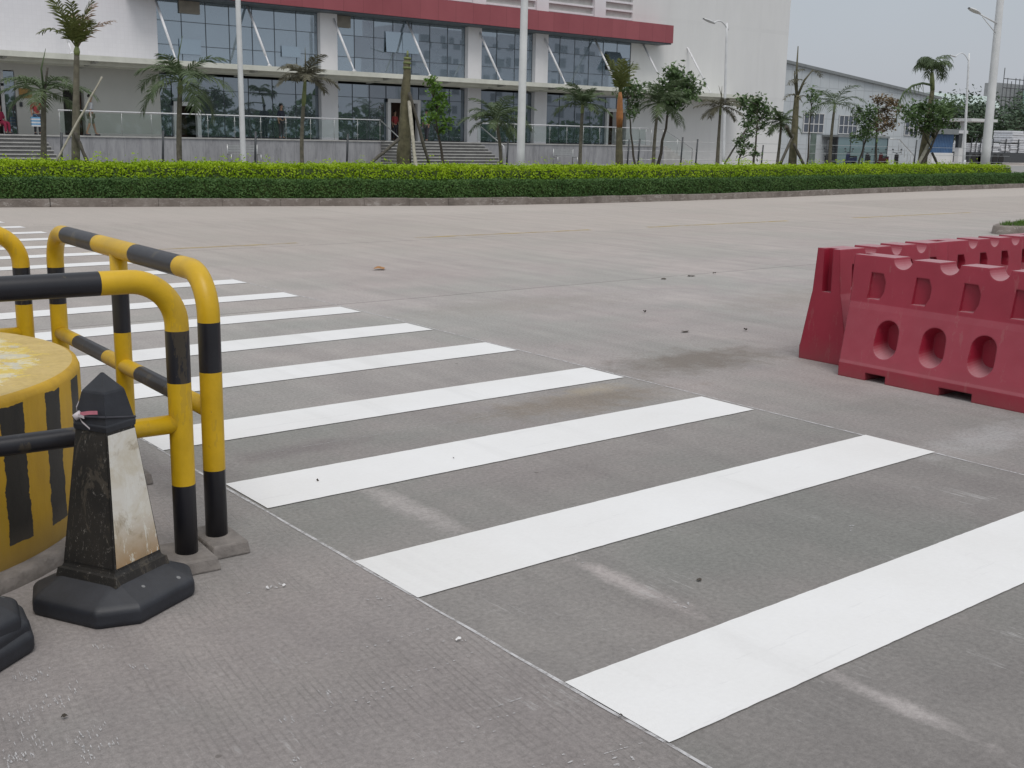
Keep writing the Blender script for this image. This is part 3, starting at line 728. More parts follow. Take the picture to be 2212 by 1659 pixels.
def palm(bp, hp, Y, r0, r1, nf, L, label, seed, e=(0.1, 1.2), droop=(1.0, 1.7), leafmat='palm_leaf', shaft=None, trunk='trunk', leaf=.38, pairs=30, Yh=None, dry=0, spear=0, hang=.5, fan=None):
    rnd = random.Random(seed)
    b = W(bp[0], bp[1], Y); b.z = .08; h = W(hp[0], hp[1], Yh or Y)
    root = empty('palm_tree', b, label, 'palm tree', 'palms along the planted strip')
    n = 14; pts = []; rad = []
    bow = Vector((rnd.uniform(-.06, .06), rnd.uniform(-.05, .05), 0))
    for i in range(n+1):
        t = i/n; p = b.lerp(h, t)+bow*math.sin(PI*t); pts.append(p)
        rad.append((r0*(1-t)+r1*t)*(1+.25*math.exp(-t*14))*(1+rnd.uniform(-.035, .035)))
    tm = MB(); tm.tube(pts, rad, 12); tm.build('trunk', M[trunk], root)
    top = h
    if shaft:
        d = (pts[-1]-pts[-2]).normalized(); sl = shaft[1]
        cs = MB(); cs.tube([h-d*.03, h+d*sl*.3, h+d*sl*.8, h+d*sl], [r1*1.05, r1*1.25, r1*.9, r1*.5], 10); cs.build('crownshaft', M[shaft[0]], root)
        top = h+d*sl
    cm = MB()
    for i in range(nf):
        az = 2*PI*i/nf+rnd.uniform(-.3, .3) if fan is None else fan[i % len(fan)]+rnd.uniform(-.2, .2)
        t = rnd.random(); ee = e[0]+(e[1]-e[0])*((i*.618) % 1)
        frond(cm, top-Vector((0, 0, .04)), az, ee, L*rnd.uniform(.8, 1.12), rnd.uniform(*droop), rnd, 1 if i < dry else 0, leaf, pairs, hang=hang)
    for i in range(spear):
        cm.tube([top, top+Vector((rnd.uniform(-.04, .04), 0, L*.4)), top+Vector((rnd.uniform(-.12, .12), rnd.uniform(-.1, .1), L*.8))], [.03, .022, .006], 6)
    cm.build('crown', [M[leafmat], M['palm_brown']], root)
    return root
def broadleaf(bp, tops, Y, label, seed, r=.035, leaf=.15, clump=.28, per=60, mat='leaf', name='young_tree', low=0.35, sticks=7):
    rnd = random.Random(seed)
    b = W(bp[0], bp[1], Y); b.z = .08
    root = empty(name, b, label, 'tree', 'young broadleaf trees behind the hedge')
    tm = MB(); lf = MB()
    ctr = sum((W(px, py, Y) for px, py in tops), Vector())/len(tops)
    top = max((W(px, py, Y) for px, py in tops), key=lambda v: v.z)
    stem = [b]; n = 8
    for i in range(1, n+1):
        t = i/n; stem.append(Vector((b.x+(top.x-b.x)*t+rnd.uniform(-.04, .04), Y+rnd.uniform(-.05, .05), b.z+(top.z-b.z)*t*.93)))
    tm.tube(stem, [r*(1.15-.85*i/n) for i in range(n+1)], 8)
    for px, py in tops:
        c = W(px, py, Y+rnd.uniform(-.5, .5))
        s = min((p for p in stem if p.z < c.z-.15), key=lambda p: (p-c).length, default=stem[3])
        midp = s.lerp(c, .55)+Vector((rnd.uniform(-.08, .08), rnd.uniform(-.08, .08), .06))
        tm.tube([s, midp, c], [r*.42, r*.3, r*.12], 6)
        for _ in range(int(per*2.0)):
            o = Vector((rnd.gauss(0, 1), rnd.gauss(0, 1), rnd.gauss(0, .75)))*clump*.55
            p = c+o; L = leaf*1.25*rnd.uniform(.6, 1.3)
            a = Vector((rnd.gauss(0, 1), rnd.gauss(0, 1), rnd.gauss(-.3, .6))).normalized(); w = a.cross(Vector((rnd.gauss(0, .4), rnd.gauss(0, .4), 1))).normalized()
            lf.face([p-a*L*.5, p+w*L*.26-a*L*.05, p+a*L*.5, p-w*L*.26-a*L*.05])
    tm.build('trunk', M['bark'], root); lf.build('crown', M[mat], root)
    return root
def Z1(x, y): return q(1, x, y)
def Z2(x, y): return q(2, x, y)
def Z3(x, y): return q(3, x, y)
def Z4(x, y): return q(4, x, y)
BY = 352
palm((92, BY), Z1(350, 800), 30, .085, .06, 10, 1.25, 'young palm with drooping fronds in front of the left stairs', 11, (-.1, .9), (1.0, 1.6), shaft=('crownshaft', .25), spear=1)
palm((159, BY), Z1(614, 430), 25, .105, .055, 12, 1.05, 'tall ringed palm with a ragged browned crown, leftmost of the tall palms', 12, (1.0, 1.5), (.3, 1.9), 'palm_green', shaft=('crownshaft', .15), dry=3, spear=3, leaf=.36, pairs=17)
palm((388, BY), Z1(1440, 745), 29, .08, .06, 13, 1.35, 'spreading palm in front of the first glazed bay left of the thin lamp post', 13, (-.2, 1.2), (1.1, 1.8), shaft=('crownshaft', .35), spear=1)
palm((655, BY), Z2(405, 840), 29, .06, .05, 11, 1.0, 'thin palm with arching fronds beside the first white column', 14, (.1, 1.2), (.9, 1.6), 'palm_dry', shaft=('crownshaft', .75), spear=1)
palm((1082, BY), Z2(1945, 960), 31, .065, .05, 16, 1.3, 'bushy palm beside the thick lamp post under the second column', 15, (.0, 1.3), (.9, 1.5), leafmat='palm_leaf')
palm((1253, BY), Z3(612, 900), 31, .075, .055, 15, 1.15, 'full green palm in front of the last glazed bay', 16, (.1, 1.35), (.8, 1.5), shaft=('crownshaft', .3))
palm((1342, BY), Z3(910, 1010), 25, .15, .085, 8, 1.15, 'palm with an orange crownshaft and narrow upright crown', 17, (1.15, 1.52), (.1, .8), 'palm_green', pairs=18, shaft=('trunk_orange', 1.0), spear=3, trunk='trunk_mossy')
palm((1412, BY), Z3(1215, 880), 32, .085, .05, 15, 1.4, 'dark palm on a straight stem, left of the leaning tree', 18, (-.2, 1.4), (.9, 1.7), shaft=('crownshaft', .3), spear=1)
palm((1550, BY), Z3(1715, 915), 33, .10, .05, 12, 1.05, 'grey palm standing alone against the blank wall', 19, (-.2, .9), (.7, 1.4), 'palm_dry', shaft=('crownshaft', .35), spear=2)
palm((1678, BY), Z4(272, 975), 34, .085, .05, 18, 1.0, 'round crowned small palm at the corner of the blank wall', 20, (-.3, 1.4), (.8, 1.4))
palm((1793, BY), Z4(695, 870), 34, .10, .055, 11, 2.0, 'palm with wide arching fronds between the shed windows', 21, (.1, 1.1), (1.0, 1.6), shaft=('crownshaft', .25), leaf=.3, pairs=24)
# the lopped palm that carries no fronds
rnd = random.Random(5)
b = W(868, BY, 24.2); b.z = .08; h = W(880, 124, 24.2)
root = empty('palm_tree', b, 'thick bare lopped palm trunk without any fronds, propped by poles', 'palm tree', 'palms along the planted strip')
pts = [b.lerp(h, i/22)+Vector((rnd.uniform(-.015, .015), 0, 0)) for i in range(23)]
rad = [(.20*(1-i/22)+.085*i/22)*(1+rnd.uniform(-.07, .07)) for i in range(23)]
m = MB(); m.tube(pts, rad, 14); m.build('trunk', M['trunk_mossy'], root)
m = MB(); d = (h-b).normalized()
for i, (t, r_) in enumerate(((-.28, .10), (-.16, .098), (-.05, .09))): m.tube([h+d*t, h+d*(t+.05)], r_, 12)
m.tube([h, h+d*.16], [.035, .02], 8); m.build('cut_stubs', M['crownshaft'], root)
# tall lopped palm with bare rising stalks
b = W(1712, BY, 25); b.z = .08; h = Vector(W(*Z4(395, 760), 25))
root = empty('palm_tree', b, 'tall lopped palm with bare rising frond stalks against the shed roofline', 'palm tree', 'palms along the planted strip')
pts = [b.lerp(h, i/14) for i in range(15)]; rad = [(.17*(1-i/14)+.085*i/14)*(1+rnd.uniform(-.04, .04)) for i in range(15)]
m = MB(); m.tube(pts, rad, 12); m.build('trunk', M['trunk_mossy'], root)
m = MB()
for (x, y, w) in ((405, 370, .05), (525, 555, .05), (375, 565, .04), (360, 765, .025), (470, 660, .03), (440, 820, .03)):
    e = W(*Z4(x, y), 25+rnd.uniform(-.3, .3)); s = b.lerp(h, .97)
    mid = s.lerp(e, .5)+Vector((-.05, 0, .1)); m.tube([s, mid, e], [w, w*.75, w*.35], 7)
for (x, y) in ((520, 570), (440, 640), (460, 560), (410, 640), (375, 760), (470, 770)):
    e = W(*Z4(x, y), 25)
    frond(m, e, rnd.choice((0, PI)), .2, .6, 1.2, rnd, 0, .4, 10)
m.build('crown', M['palm_dry'], root)
# big palm with one long drooping frond, right
b = W(1990, BY, 26); b.z = .08; h = W(*Z4(1480, 720), 26)
root = empty('palm_tree', b, 'thick tall palm with one long frond hanging over the shed roof', 'palm tree', 'palms along the planted strip')
pts = [b.lerp(h, i/14) for i in range(15)]; rad = [(.22*(1-i/14)+.085*i/14)*(1+rnd.uniform(-.05, .05)) for i in range(15)]
m = MB(); m.tube(pts, rad, 12); m.build('trunk', M['trunk_mossy'], root)
m = MB(); t2 = W(*Z4(1475, 580), 26); m.tube([h, h.lerp(t2, .5), t2], [.09, .10, .07], 10); m.build('crownshaft', M['crownshaft'], root)
m = MB()
for i in range(18):
    frond(m, t2, (0, PI, PI, 0, .6, 2.6, -.6, PI+.5, 1.5, -1.5, PI, .2)[i % 12]+rnd.uniform(-.2, .2), rnd.uniform(.9, 1.5), rnd.uniform(1.0, 1.45), rnd.uniform(2.0, 2.9), rnd, 0, .32, 24, hang=1.2)
s = W(*Z4(1470, 680), 26); P = [s]+[W(*Z4(x, y), 25.9) for x, y in ((1400, 665), (1320, 685), (1250, 740), (1215, 810), (1195, 900), (1190, 985))]
m.tube(P, [.05, .045, .04, .035, .03, .022, .012], 6)
for a, c2 in zip(P[1:], P[2:]):
    for j in range(9):
        o = a.lerp(c2, j/9); l = rnd.uniform(.25, .55)
        tip = o+Vector((.35*l+rnd.uniform(-.05, .05), rnd.uniform(-.2, .2), -l)); w = (c2-a).normalized()*.03
        m.face([o-w, o+w, tip])
m.build('crown', M['palm_leaf'], root)

broadleaf((965, BY), [Z2(*p) for p in ((1430, 640), (1440, 740), (1480, 800), (1420, 860), (1530, 840), (1450, 930), (1550, 960), (1530, 1030), (1400, 960), (1500, 890), (1470, 700), (1520, 760))], 31, 'slim bright green young tree right of the lopped palm', 31, .05, .13, .2, 34, 'leaf_bright')
broadleaf((1378, BY), [Z3(*p) for p in ((1000, 690), (1040, 760), (960, 750), (1010, 840), (1060, 700), (1000, 900), (920, 720), (960, 640))], 32, 'leaning young tree behind the orange shafted palm', 32, .045, .14, .26, 45)
broadleaf((1418, BY), [Z3(*p) for p in ((1330, 590), (1290, 680), (1360, 650), (1420, 640), (1480, 670), (1440, 720), (1350, 740), (1280, 780), (1460, 770), (1400, 800), (1340, 830), (1490, 740), (1350, 570), (1240, 720), (1300, 860))], 33, 'leaning dark crowned tree above the side landing', 33, .07, .17, .36, 70)
broadleaf((1628, BY), [Z3(*p) for p in ((1900, 800), (1960, 830), (2020, 800), (2060, 860), (1990, 900), (2040, 940), (1940, 910), (1880, 830), (2090, 900), (1960, 980), (2040, 1020), (2000, 850))], 34, 'branching young tree before the blank wall, right of the grey palm', 34, .055, .16, .32, 55)
broadleaf((1592, BY), [Z3(*p) for p in ((1900, 1100), (1960, 1060), (1870, 1140), (1940, 1160), (1890, 1210), (2000, 1230), (1930, 1010))], 33, 'low straggling sapling leaning on a dark stake', 35, .04, .15, .24, 34)
broadleaf((1746, BY), [Z4(*p) for p in ((500, 770), (540, 800), (480, 900), (530, 870), (560, 760), (520, 720))], 33, 'thin sparse sapling in front of the left shed window', 36, .045, .13, .22, 22)
broadleaf((1850, BY), [Z4(*p) for p in ((900, 890), (950, 920), (960, 1000), (890, 960), (1000, 960), (930, 1060), (980, 1080), (1000, 880), (880, 1090))], 33, 'light green young tree before the middle shed window', 37, .05, .16, .34, 50, 'leaf')
broadleaf((1892, BY), [Z4(*p) for p in ((1040, 800), (1110, 810), (1160, 820), (1190, 860), (1090, 880), (1130, 930), (1060, 950), (1020, 1010), (1150, 990), (1100, 1020))], 33, 'bronze leaved young tree among the green ones', 38, .06, .15, .32, 55, 'leaf_bronze')
broadleaf((1975, BY), [Z4(*p) for p in ((1340, 880), (1400, 850), (1470, 850), (1540, 870), (1590, 900), (1340, 940), (1420, 940), (1500, 950), (1560, 980), (1380, 1020), (1620, 850), (1460, 1010), (1300, 910))], 25.3, 'bushy dark tree in front of the thick tall palm', 39, .06, .15, .40, 70, 'leaf')

# stakes and props, each leaning on its own tree
def pole(a, b2, r, mat, label, ya, yb, name='support_pole'):
    A = W(*a, ya); B = W(*b2, yb); m = MB(); n = 8
    if A.z < .15 or A.z > .6: A.z = max(A.z, .1)
    m.tube([A.lerp(B, i/n)+Vector((random.uniform(-.008, .008), 0, random.uniform(-.008, .008))) for i in range(n+1)], [r*random.uniform(.88, 1.12) for _ in range(n+1)], 8)
    root = tag(m.build(name, M[mat]), label, 'support pole', 'poles propping the trees'); return root
pole(Z1(440, 1310), Z1(815, 615), .022, 'bamboo', 'long pale pole crossing the tall ragged palm at left', 24.6, 24.75)
pole(Z1(700, 1300), Z1(600, 1060), .04, 'dark_wood', 'short dark stake on the right side of the tall ragged palm', 24.7, 24.9)
pole(Z1(345, 830), Z1(380, 540), .028, 'dark_wood', 'thin upright stick rising out of the leftmost palm crown', 29.8, 29.8)
pole(Z2(915, 1330), Z2(1165, 1115), .04, 'dark_wood', 'dark prop slanting to the left of the lopped palm', 23.6, 24.0)
pole(Z2(1316, 1462), Z2(1250, 812), .045, 'bamboo', 'white pole standing in the hedge against the lopped palm', 22.75, 24.0)
pole(Z2(1410, 1310), Z2(1250, 740), .04, 'dark_wood', 'dark prop slanting to the right of the lopped palm', 23.7, 24.0)
pole(Z2(1250, 1310), Z2(1245, 900), .06, 'dark_wood', 'thick dark post close behind the lopped palm', 24.5, 24.45)
pole(Z3(1750, 1310), Z3(1925, 1030), .04, 'dark_wood', 'dark stake holding the low straggling sapling', 32.8, 33)
pole(Z4(265, 1310), Z4(365, 1080), .05, 'dark_wood', 'left stake of the tall lopped palm', 24.6, 24.85)
pole(Z4(450, 1320), Z4(370, 1150), .05, 'dark_wood', 'right stake of the tall lopped palm', 24.6, 24.85)
pole(Z4(310, 1010), Z4(360, 1110), .06, 'dark_wood', 'short dark limb stub crossing the tall lopped palm trunk', 24.7, 24.85)
pole(Z4(1365, 1320), Z4(1540, 980), .07, 'bamboo', 'pale prop slanting across the thick tall palm', 25.4, 25.5)
pole(Z4(1525, 1320), Z4(1475, 1220), .05, 'dark_wood', 'short dark prop on the right of the thick tall palm', 25.5, 25.7)

# ------------------------------------------------------------------ street lamps
def lamp(bp, tp, Y, r0, r1, label, head=None, arm_at=None, brace=None, extra=0):
    b = W(*bp, Y); b.z = .05; t = W(*tp, Y); t = b+(t-b)*(1+extra)
    root = empty('street_lamp', b, label, 'street lamp', 'white street lamps')
    m = MB(); m.tube([b+(t-b)*(i/8) for i in range(9)], [r0+(r1-r0)*i/8 for i in range(9)], 16); m.tube([b, b+Vector((0, 0, .5))], r0*1.25, 16); m.build('pole', M['lamp_white'], root)
    m = MB(); m.box((b.x-r0*2, b.y-r0*2, b.z), (b.x+r0*2, b.y+r0*2, b.z+.03)); m.build('base_plate', M['lamp_white'], root)
    if head:
        a = W(*arm_at, Y); hd = W(*head, Y); m = MB()
        if brace:
            m.tube([a, hd], [.035, .028], 8); m.tube([W(*brace[0], Y), W(*brace[1], Y)], .018, 6)
        else:
            P = [a+(hd-a)*(i/8)+Vector((0, 0, .22*abs(hd.x-a.x)*math.sin(PI*i/8))) for i in range(9)]
            m.tube(P, .035, 8)
        m.build('arm', M['lamp_white'], root)
        d = (hd-a).normalized(); L = .85; s = MB(); rows = []
        up = Vector((0, 0, 1)); sd = d.cross(up).normalized(); up = sd.cross(d)
        for i in range(9):
            tt = i/8; w = .15*math.sin(PI*(.12+.80*tt))**.6; hh = .075*math.sin(PI*(.1+.8*tt))**.7
            rows.append([hd-d*.1+d*L*tt+sd*w*math.cos(k*PI/6)+up*hh*(math.sin(k*PI/6) if k <= 6 else .55*math.sin(k*PI/6)) for k in range(13)])
        s.grid(rows); s.build('lamp_head', M['lamp_white'], root)
    return root
lamp((526, 352), (514, 0), 28, .075, .06, 'thin white lamp post before the first glazed bay', extra=.6)
lamp((1124, 356), (1133, 0), 24.3, .115, .085, 'thickest white lamp post standing behind the hedge in mid picture', extra=.8)
lamp((2128, 358), (2161, 0), 26, .20, .12, 'tall white lamp post at the right with its lamp head on a braced arm', Z4(1845, 105), Z4(1990, 185), (Z4(1880, 135), Z4(1985, 265)), .5)
lamp((1563, 352), (1570, 62), 40, .09, .05, 'slender far lamp with curved arm before the blank white wall', Z3(1660, 185), Z3(1780, 240), None, .04)
lamp((2082, 352), (2093, 122), 52, .13, .07, 'far lamp with curved arm beyond the thick tall palm', Z4(1660, 455), Z4(1772, 495), None, .03)

# ------------------------------------------------------------------ the main building
YW = 55.5; YP = 53.0; ZP = 1.27; ZT = 16.0
bd = empty('factory_building', (40, 55.5, 0), 'large white factory hall with red fascia, tinted glass bays and a long canopy', 'building')
def bx(name, a, b2, mat, parent=bd, label=None):
    m = MB(); m.box(a, b2); o = m.build(name, mat, parent)
    if label: o['label'] = label
    return o
GX = [(22.03, 30.86), (31.89, 40.65), (41.64, 45.80), (46.81, 54.23)]
# left wing wall with real openings in its lower part
ent0, ent1 = 8.0, QW(1, 130, 800, YW).x
dk0, dk1 = QW(1, 512, 900, YW).x, QW(1, 680, 900, YW).x
dkt = QW(1, 600, 722, YW).z; ent_t = QW(1, 60, 560, YW).z
m = MB()
m.box((-12, YW, 4.45), (22.03, YW+.6, ZT)); m.build('wall', M['tile'], bd)['label'] = 'tiled upper wall'
m = MB()
m.box((-12, YW+.01, ZP), (ent0, YW+.6, 4.45)); m.box((ent0, YW+.01, ent_t), (ent1, YW+.6, 4.45)); m.box((ent1, YW+.01, ZP), (dk0, YW+.6, 4.45))
m.box((dk0, YW+.01, dkt), (dk1, YW+.6, 4.45)); m.box((dk1, YW+.01, ZP), (22.03, YW+.6, 4.45)); m.build('wall', M['soffit_wall'], bd)['label'] = 'cream lower wall'
bx('wall', (54.23, YW, 0), (70.5, YW+.6, ZT), M['render'], label='blank pale wall')
bx('wall', (70.2, YW+.6, 0), (70.5, YW+35, ZT), M['render'])
bx('wall', (22.03, YW+.02, 9.05), (54.23, YW+.6, 9.18), M['column'])
bx('wall', (22.03, YW+3.6, 0), (54.23, YW+3.7, ZT), M['interior'], label='dark back wall of the hall')
bx('roof', (-12, YW+.6, ZT-.2), (70.2, YW+35, ZT), M['roof_trim'])
for x0, x1 in ((30.86, 31.89), (40.65, 41.64), (45.80, 46.81)):
    bx('column', (x0, YW-.28, ZP), (x1, YW+.5, 7.95), M['column'])
bx('fascia', (20.5, 54.25, 7.95), (56.85, 55.49, 9.08), M['fascia'])
bx('fascia_soffit', (20.6, 54.3, 7.86), (56.75, 55.48, 7.947), M['mullion'])
# louvred storey over the fascia
m = MB(); m.box((22.03, YW+.2, 9.2), (54.7, YW+.3, ZT-.2)); m.build('louvre_recess', M['louvre_back'], bd)
z = 9.28
lv = MB()
while z < 13.5:
    lv.box((22.1, YW+.02, z), (54.7, YW+.18, z+.12)); z += .5
lv.build('louvres', M['white_metal'], bd)
for x in (26.0, 31.3, 36.0, 41.1, 45.95, 50.75):
    bx('pier', (x, YW-.12, 9.1), (x+.95, YW+.44, ZT), M['column'])
# curtain wall bays
rnd = random.Random(77)
def glazing(x0, x1, z0, z1, rows, pw, mat, skip=()):
    n = round((x1-x0)/pw); w = (x1-x0)/n; zs = [z0]+list(rows)+[z1]
    g = MB()
    for i in range(n):
        for j in range(len(zs)-1):
            if (i, j) in skip: continue
            t = [rnd.gauss(0, .0022) for _ in range(3)]; a, b2, c, d = x0+i*w, x0+(i+1)*w, zs[j], zs[j+1]
            y = YW+.06
            g.face([(a, y+t[0], c), (b2, y+t[1], c), (b2, y+t[1]+t[2], d), (a, y+t[0]+t[2], d)])
    win = g.build('window', mat, bd)
    mm = MB()
    for i in range(n+1): mm.box((x0+i*w-.016, YW+.04, z0), (x0+i*w+.016, YW+.075, z1))
    for zz in zs: mm.box((x0, YW+.043, zz-.014), (x1, YW+.07, zz+.014))
    mm.build('mullions', M['mullion'], win)
    return win, w, zs
def zrow(n, x, y): return QW(n, x, y, YW).z
upr = [5.72, 6.85]
W1 = glazing(*GX[0], 4.6, 7.95, upr, 1.26, M['glass'])
W2 = glazing(*GX[1], 4.6, 7.95, upr, 1.25, M['glass'])
W3 = glazing(*GX[2], 4.6, 7.95, upr, 1.39, M['glass'])
W4 = glazing(*GX[3], 4.6, 7.95, upr, 1.24, M['glass'])
# ground floor glazing, with the doorways left open
def door_x(n, xa, xb): return QW(n, xa, 900, YW).x, QW(n, xb, 900, YW).x
D1 = (QW(1, 1385, 950, YW).x, QW(1, 1600, 950, YW).x); D2 = (QW(2, 1070, 950, YW).x, QW(2, 1330, 950, YW).x); D3 = (QW(3, 795, 1000, YW).x, QW(3, 970, 1000, YW).x)
dt1, dt2, dt3 = 3.0, zrow(2, 1200, 795), zrow(3, 880, 872)
low = [2.55, 3.6]
segs = [(GX[0][0], D1[0]), (D1[1], GX[0][1]), (GX[1][0], D2[0]), (D2[1], GX[1][1]), GX[2], (GX[3][0], D3[0]), (D3[1], GX[3][1])]
for x0, x1 in segs:
    if x1-x0 > .35: glazing(x0, x1, ZP+.05, 4.3, low, min(1.3, x1-x0), M['glass_low'])
for (x0, x1), t in ((D1, dt1), (D2, dt2), (D3, dt3)): glazing(x0, x1, t, 4.3, [], min(1.3, x1-x0), M['glass_low'])
for k, ((x0, x1), t) in enumerate(((D1, dt1), (D2, dt2), (D3, dt3))):
    m = MB(); f = .2
    m.box((x0, YW-.14, ZP), (x0+f, YW+.1, t)); m.box((x1-f, YW-.14, ZP), (x1, YW+.1, t))
    m.box((x0, YW-.141, t-f), (x1, YW+.1, t+.0))
    dr = m.build('door', M['frame_white'], bd); dr['label'] = ('open doorway between two white posts', 'open doorway with wide white frame behind the lopped palm', 'doorway with white frame at the end of the glass')[k]
    m = MB(); m.box((x0+f, YW+1.2, ZP), (x1-f, YW+1.25, t-.02)); m.build('inner_wall', M['interior_brown'], dr)
    m = MB(); m.box((x0+f+.02, YW+.05, ZP), (x0+f+.06, YW+.95, t-.25)); m.build('door_leaf', M['mullion'], dr)
# blank beige vents and open sashes in the upper glass
for n_, xa, ya, xb, yb in ((1, 1432, -60, 1590, 103), (2, 660, 95, 778, 215)):
    a, b2 = QW(n_, xa, yb, YW), QW(n_, xb, ya, YW); a2 = QW(n_, xa, ya, YW)
    bx('vent_panel', (a.x, YW-.05, a.z), (b2.x, YW+.03, min(7.84, b2.z)), M['vent_panel'])
def sash(x0, x1, z0, z1, out, mat):
    m = MB(); t = .03
    m.hexa([(x0, YW-out, z0), (x1, YW-out, z0), (x1, YW-out+t, z0), (x0, YW-out+t, z0), (x0, YW, z1), (x1, YW, z1), (x1, YW+t, z1), (x0, YW+t, z1)])
    o = m.build('sash', mat, bd); m = MB(); m.box((x0, YW+.02, z0), (x1, YW+.028, z1)); m.build('opening', M['interior'], o)
a, b2 = QW(2, 1062, 430, YW), QW(2, 1190, 260, YW); sash(a.x, b2.x, a.z+.1, b2.z, .10, M['glass'])
a, b2 = QW(2, 1195, 440, YW), QW(2, 1325, 270, YW); sash(a.x, b2.x, a.z+.1, b2.z, .06, M['glass'])
a, b2 = QW(3, 800, 555, YW), QW(3, 915, 420, YW); sash(a.x, b2.x, a.z, b2.z, .75, M['glass'])
a, b2 = QW(1, 1440, 480, YW), QW(1, 1605, 320, YW); sash(a.x, b2.x, a.z+.3, b2.z, .035, M['glass'])
a, b2 = QW(2, 232, 500, YW), QW(2, 380, 375, YW); sash(a.x, b2.x, a.z+.3, b2.z, .035, M['glass'])
# left entrance and dark opening
m = MB(); m.box((ent0, YW+.5, ZP), (ent1, YW+.55, ent_t)); e_ = m.build('entrance', M['interior'], bd); e_['label'] = 'dark glazed entrance at the left edge'
m = MB(); fx = QW(1, 25, 800, YW).x
m.box((fx-.07, YW-.02, ZP), (fx+.07, YW+.06, ent_t)); m.box((ent0, YW-.02, 3.4), (fx+.07, YW+.05, 3.52)); m.build('frame', M['frame_white'], e_)
m = MB(); m.box((fx+.1, YW+.1, ZP), (ent1-.02, YW+.14, ent_t-.05)); m.build('door_leaf', M['glass_low'], e_)
m = MB(); m.box((dk0, YW+.45, ZP), (dk1, YW+.5, dkt)); o = m.build('opening', M['interior'], bd); o['label'] = 'dark doorless opening behind the tall ragged palm'
m = MB(); m.box((dk0+.9, YW+.3, ZP), (dk1-.15, YW+.34, dkt)); m.build('curtain', M['interior_brown'], o)
# canopy on tie rods
m = MB(); YC = 53.0
m.box((-12, YC, 4.58), (64.3, YC+.12, 4.82)); m.box((-12, YC+.12, 4.70), (64.3, YW, 4.74))
m.build('canopy', M['canopy'], bd)
for i in range(16):
    x = 2.4+4.85*i*.81
    m = MB(); m.hexa([(x, YC+.12, 4.52), (x+.16, YC+.12, 4.52), (x+.16, YW, 4.34), (x, YW, 4.34), (x, YC+.12, 4.70), (x+.16, YC+.12, 4.70), (x+.16, YW, 4.70), (x, YW, 4.70)])
    m.build('canopy_bracket', M['canopy_dark'], bd)
m = MB(); m.box((-12, YC+.7, 4.42), (64.2, YC+.82, 4.699)); m.box((-12, YC+1.6, 4.38), (64.2, YC+1.72, 4.698)); m.build('canopy_purlins', M['canopy'], bd)
for x in (12.27, 17.12, 21.95, 26.8, 31.69, 36.53, 41.5, 46.5, 50.9, 55.25, 59.6):
    m = MB(); a, b2 = Vector((x, YW-.02, 7.9)), Vector((x, YC+.15, 4.86))
    m.tube([a, a.lerp(b2, .84)], .062, 8); m.tube([a.lerp(b2, .83), b2], .038, 8); m.tube([b2+Vector((0, .06, .0)), b2-Vector((0, .08, .06))], .09, 8)
    m.build('tie_rod', M['white_metal'], bd)
# plinth, terrace, stairs
m = MB(); m.box((-12, YP, 0), (54.6, YW, ZP-.06)); m.build('plinth', M['marble'], bd)
m = MB(); m.box((-12, YP-.05, ZP-.06), (54.6, YW, ZP)); m.build('terrace_slab', M['step'], bd)
def stairs(x0, x1, label):
    m = MB(); n = 8
    for i in range(n):
        zt = (i+1)*ZP/n-.005*(i == n-1); y0 = YP-.06-.32*(n-i)
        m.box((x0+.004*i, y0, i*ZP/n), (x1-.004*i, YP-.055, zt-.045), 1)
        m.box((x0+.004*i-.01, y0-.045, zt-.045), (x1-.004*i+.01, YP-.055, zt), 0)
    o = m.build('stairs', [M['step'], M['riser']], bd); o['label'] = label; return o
sx0, sx1 = QW(2, 1020, 1110, YP).x, QW(2, 1800, 1120, YP).x
stairs(-6, QW(1, 330, 1075, YP).x, 'wide stone stairs at the left entrance'); stairs(sx0, sx1, 'stone stairs up to the middle doorway')
def railing(x0, x1, zt=2.37, y=YP+.12):
    m = MB(); m.tube([(x0, y, zt), (x1, y, zt)], .026, 8); o = m.build('railing', M['white_metal'], bd)
    n = max(2, round((x1-x0)/1.45))
    for i in range(n+1):
        p = MB(); xx = x0+.05+(x1-x0-.1)*i/n; p.tube([(xx, y, ZP), (xx, y, zt-.02)], .014, 6); p.box((xx-.07, y-.01, zt-.28), (xx+.07, y+.01, zt-.255)); p.box((xx-.07, y-.01, ZP+.3), (xx+.07, y+.01, ZP+.325))
        p.build('post', M['steel'], o)
    g = MB(); g.box((x0+.05, y-.004, ZP+.12), (x1-.05, y+.004, zt-.08)); g.build('glass_panel', M['clear'], o)
railing(QW(1, 470, 890, YP).x, sx0+.1); railing(sx1, 53.6)
def hand(P, post=()):
    m = MB(); m.tube(P, .03, 8)
    for a in post: m.tube([(a[0], a[1], a[2]), (a[0], a[1], a[3])], .022, 6)
    m.build('handrail', M['steel'], bd)
for x in (sx0+.05, sx1-.05): hand([(x, YP+.1, 2.37), (x, YP-2.5, 1.1), (x, YP-2.5, .0)])
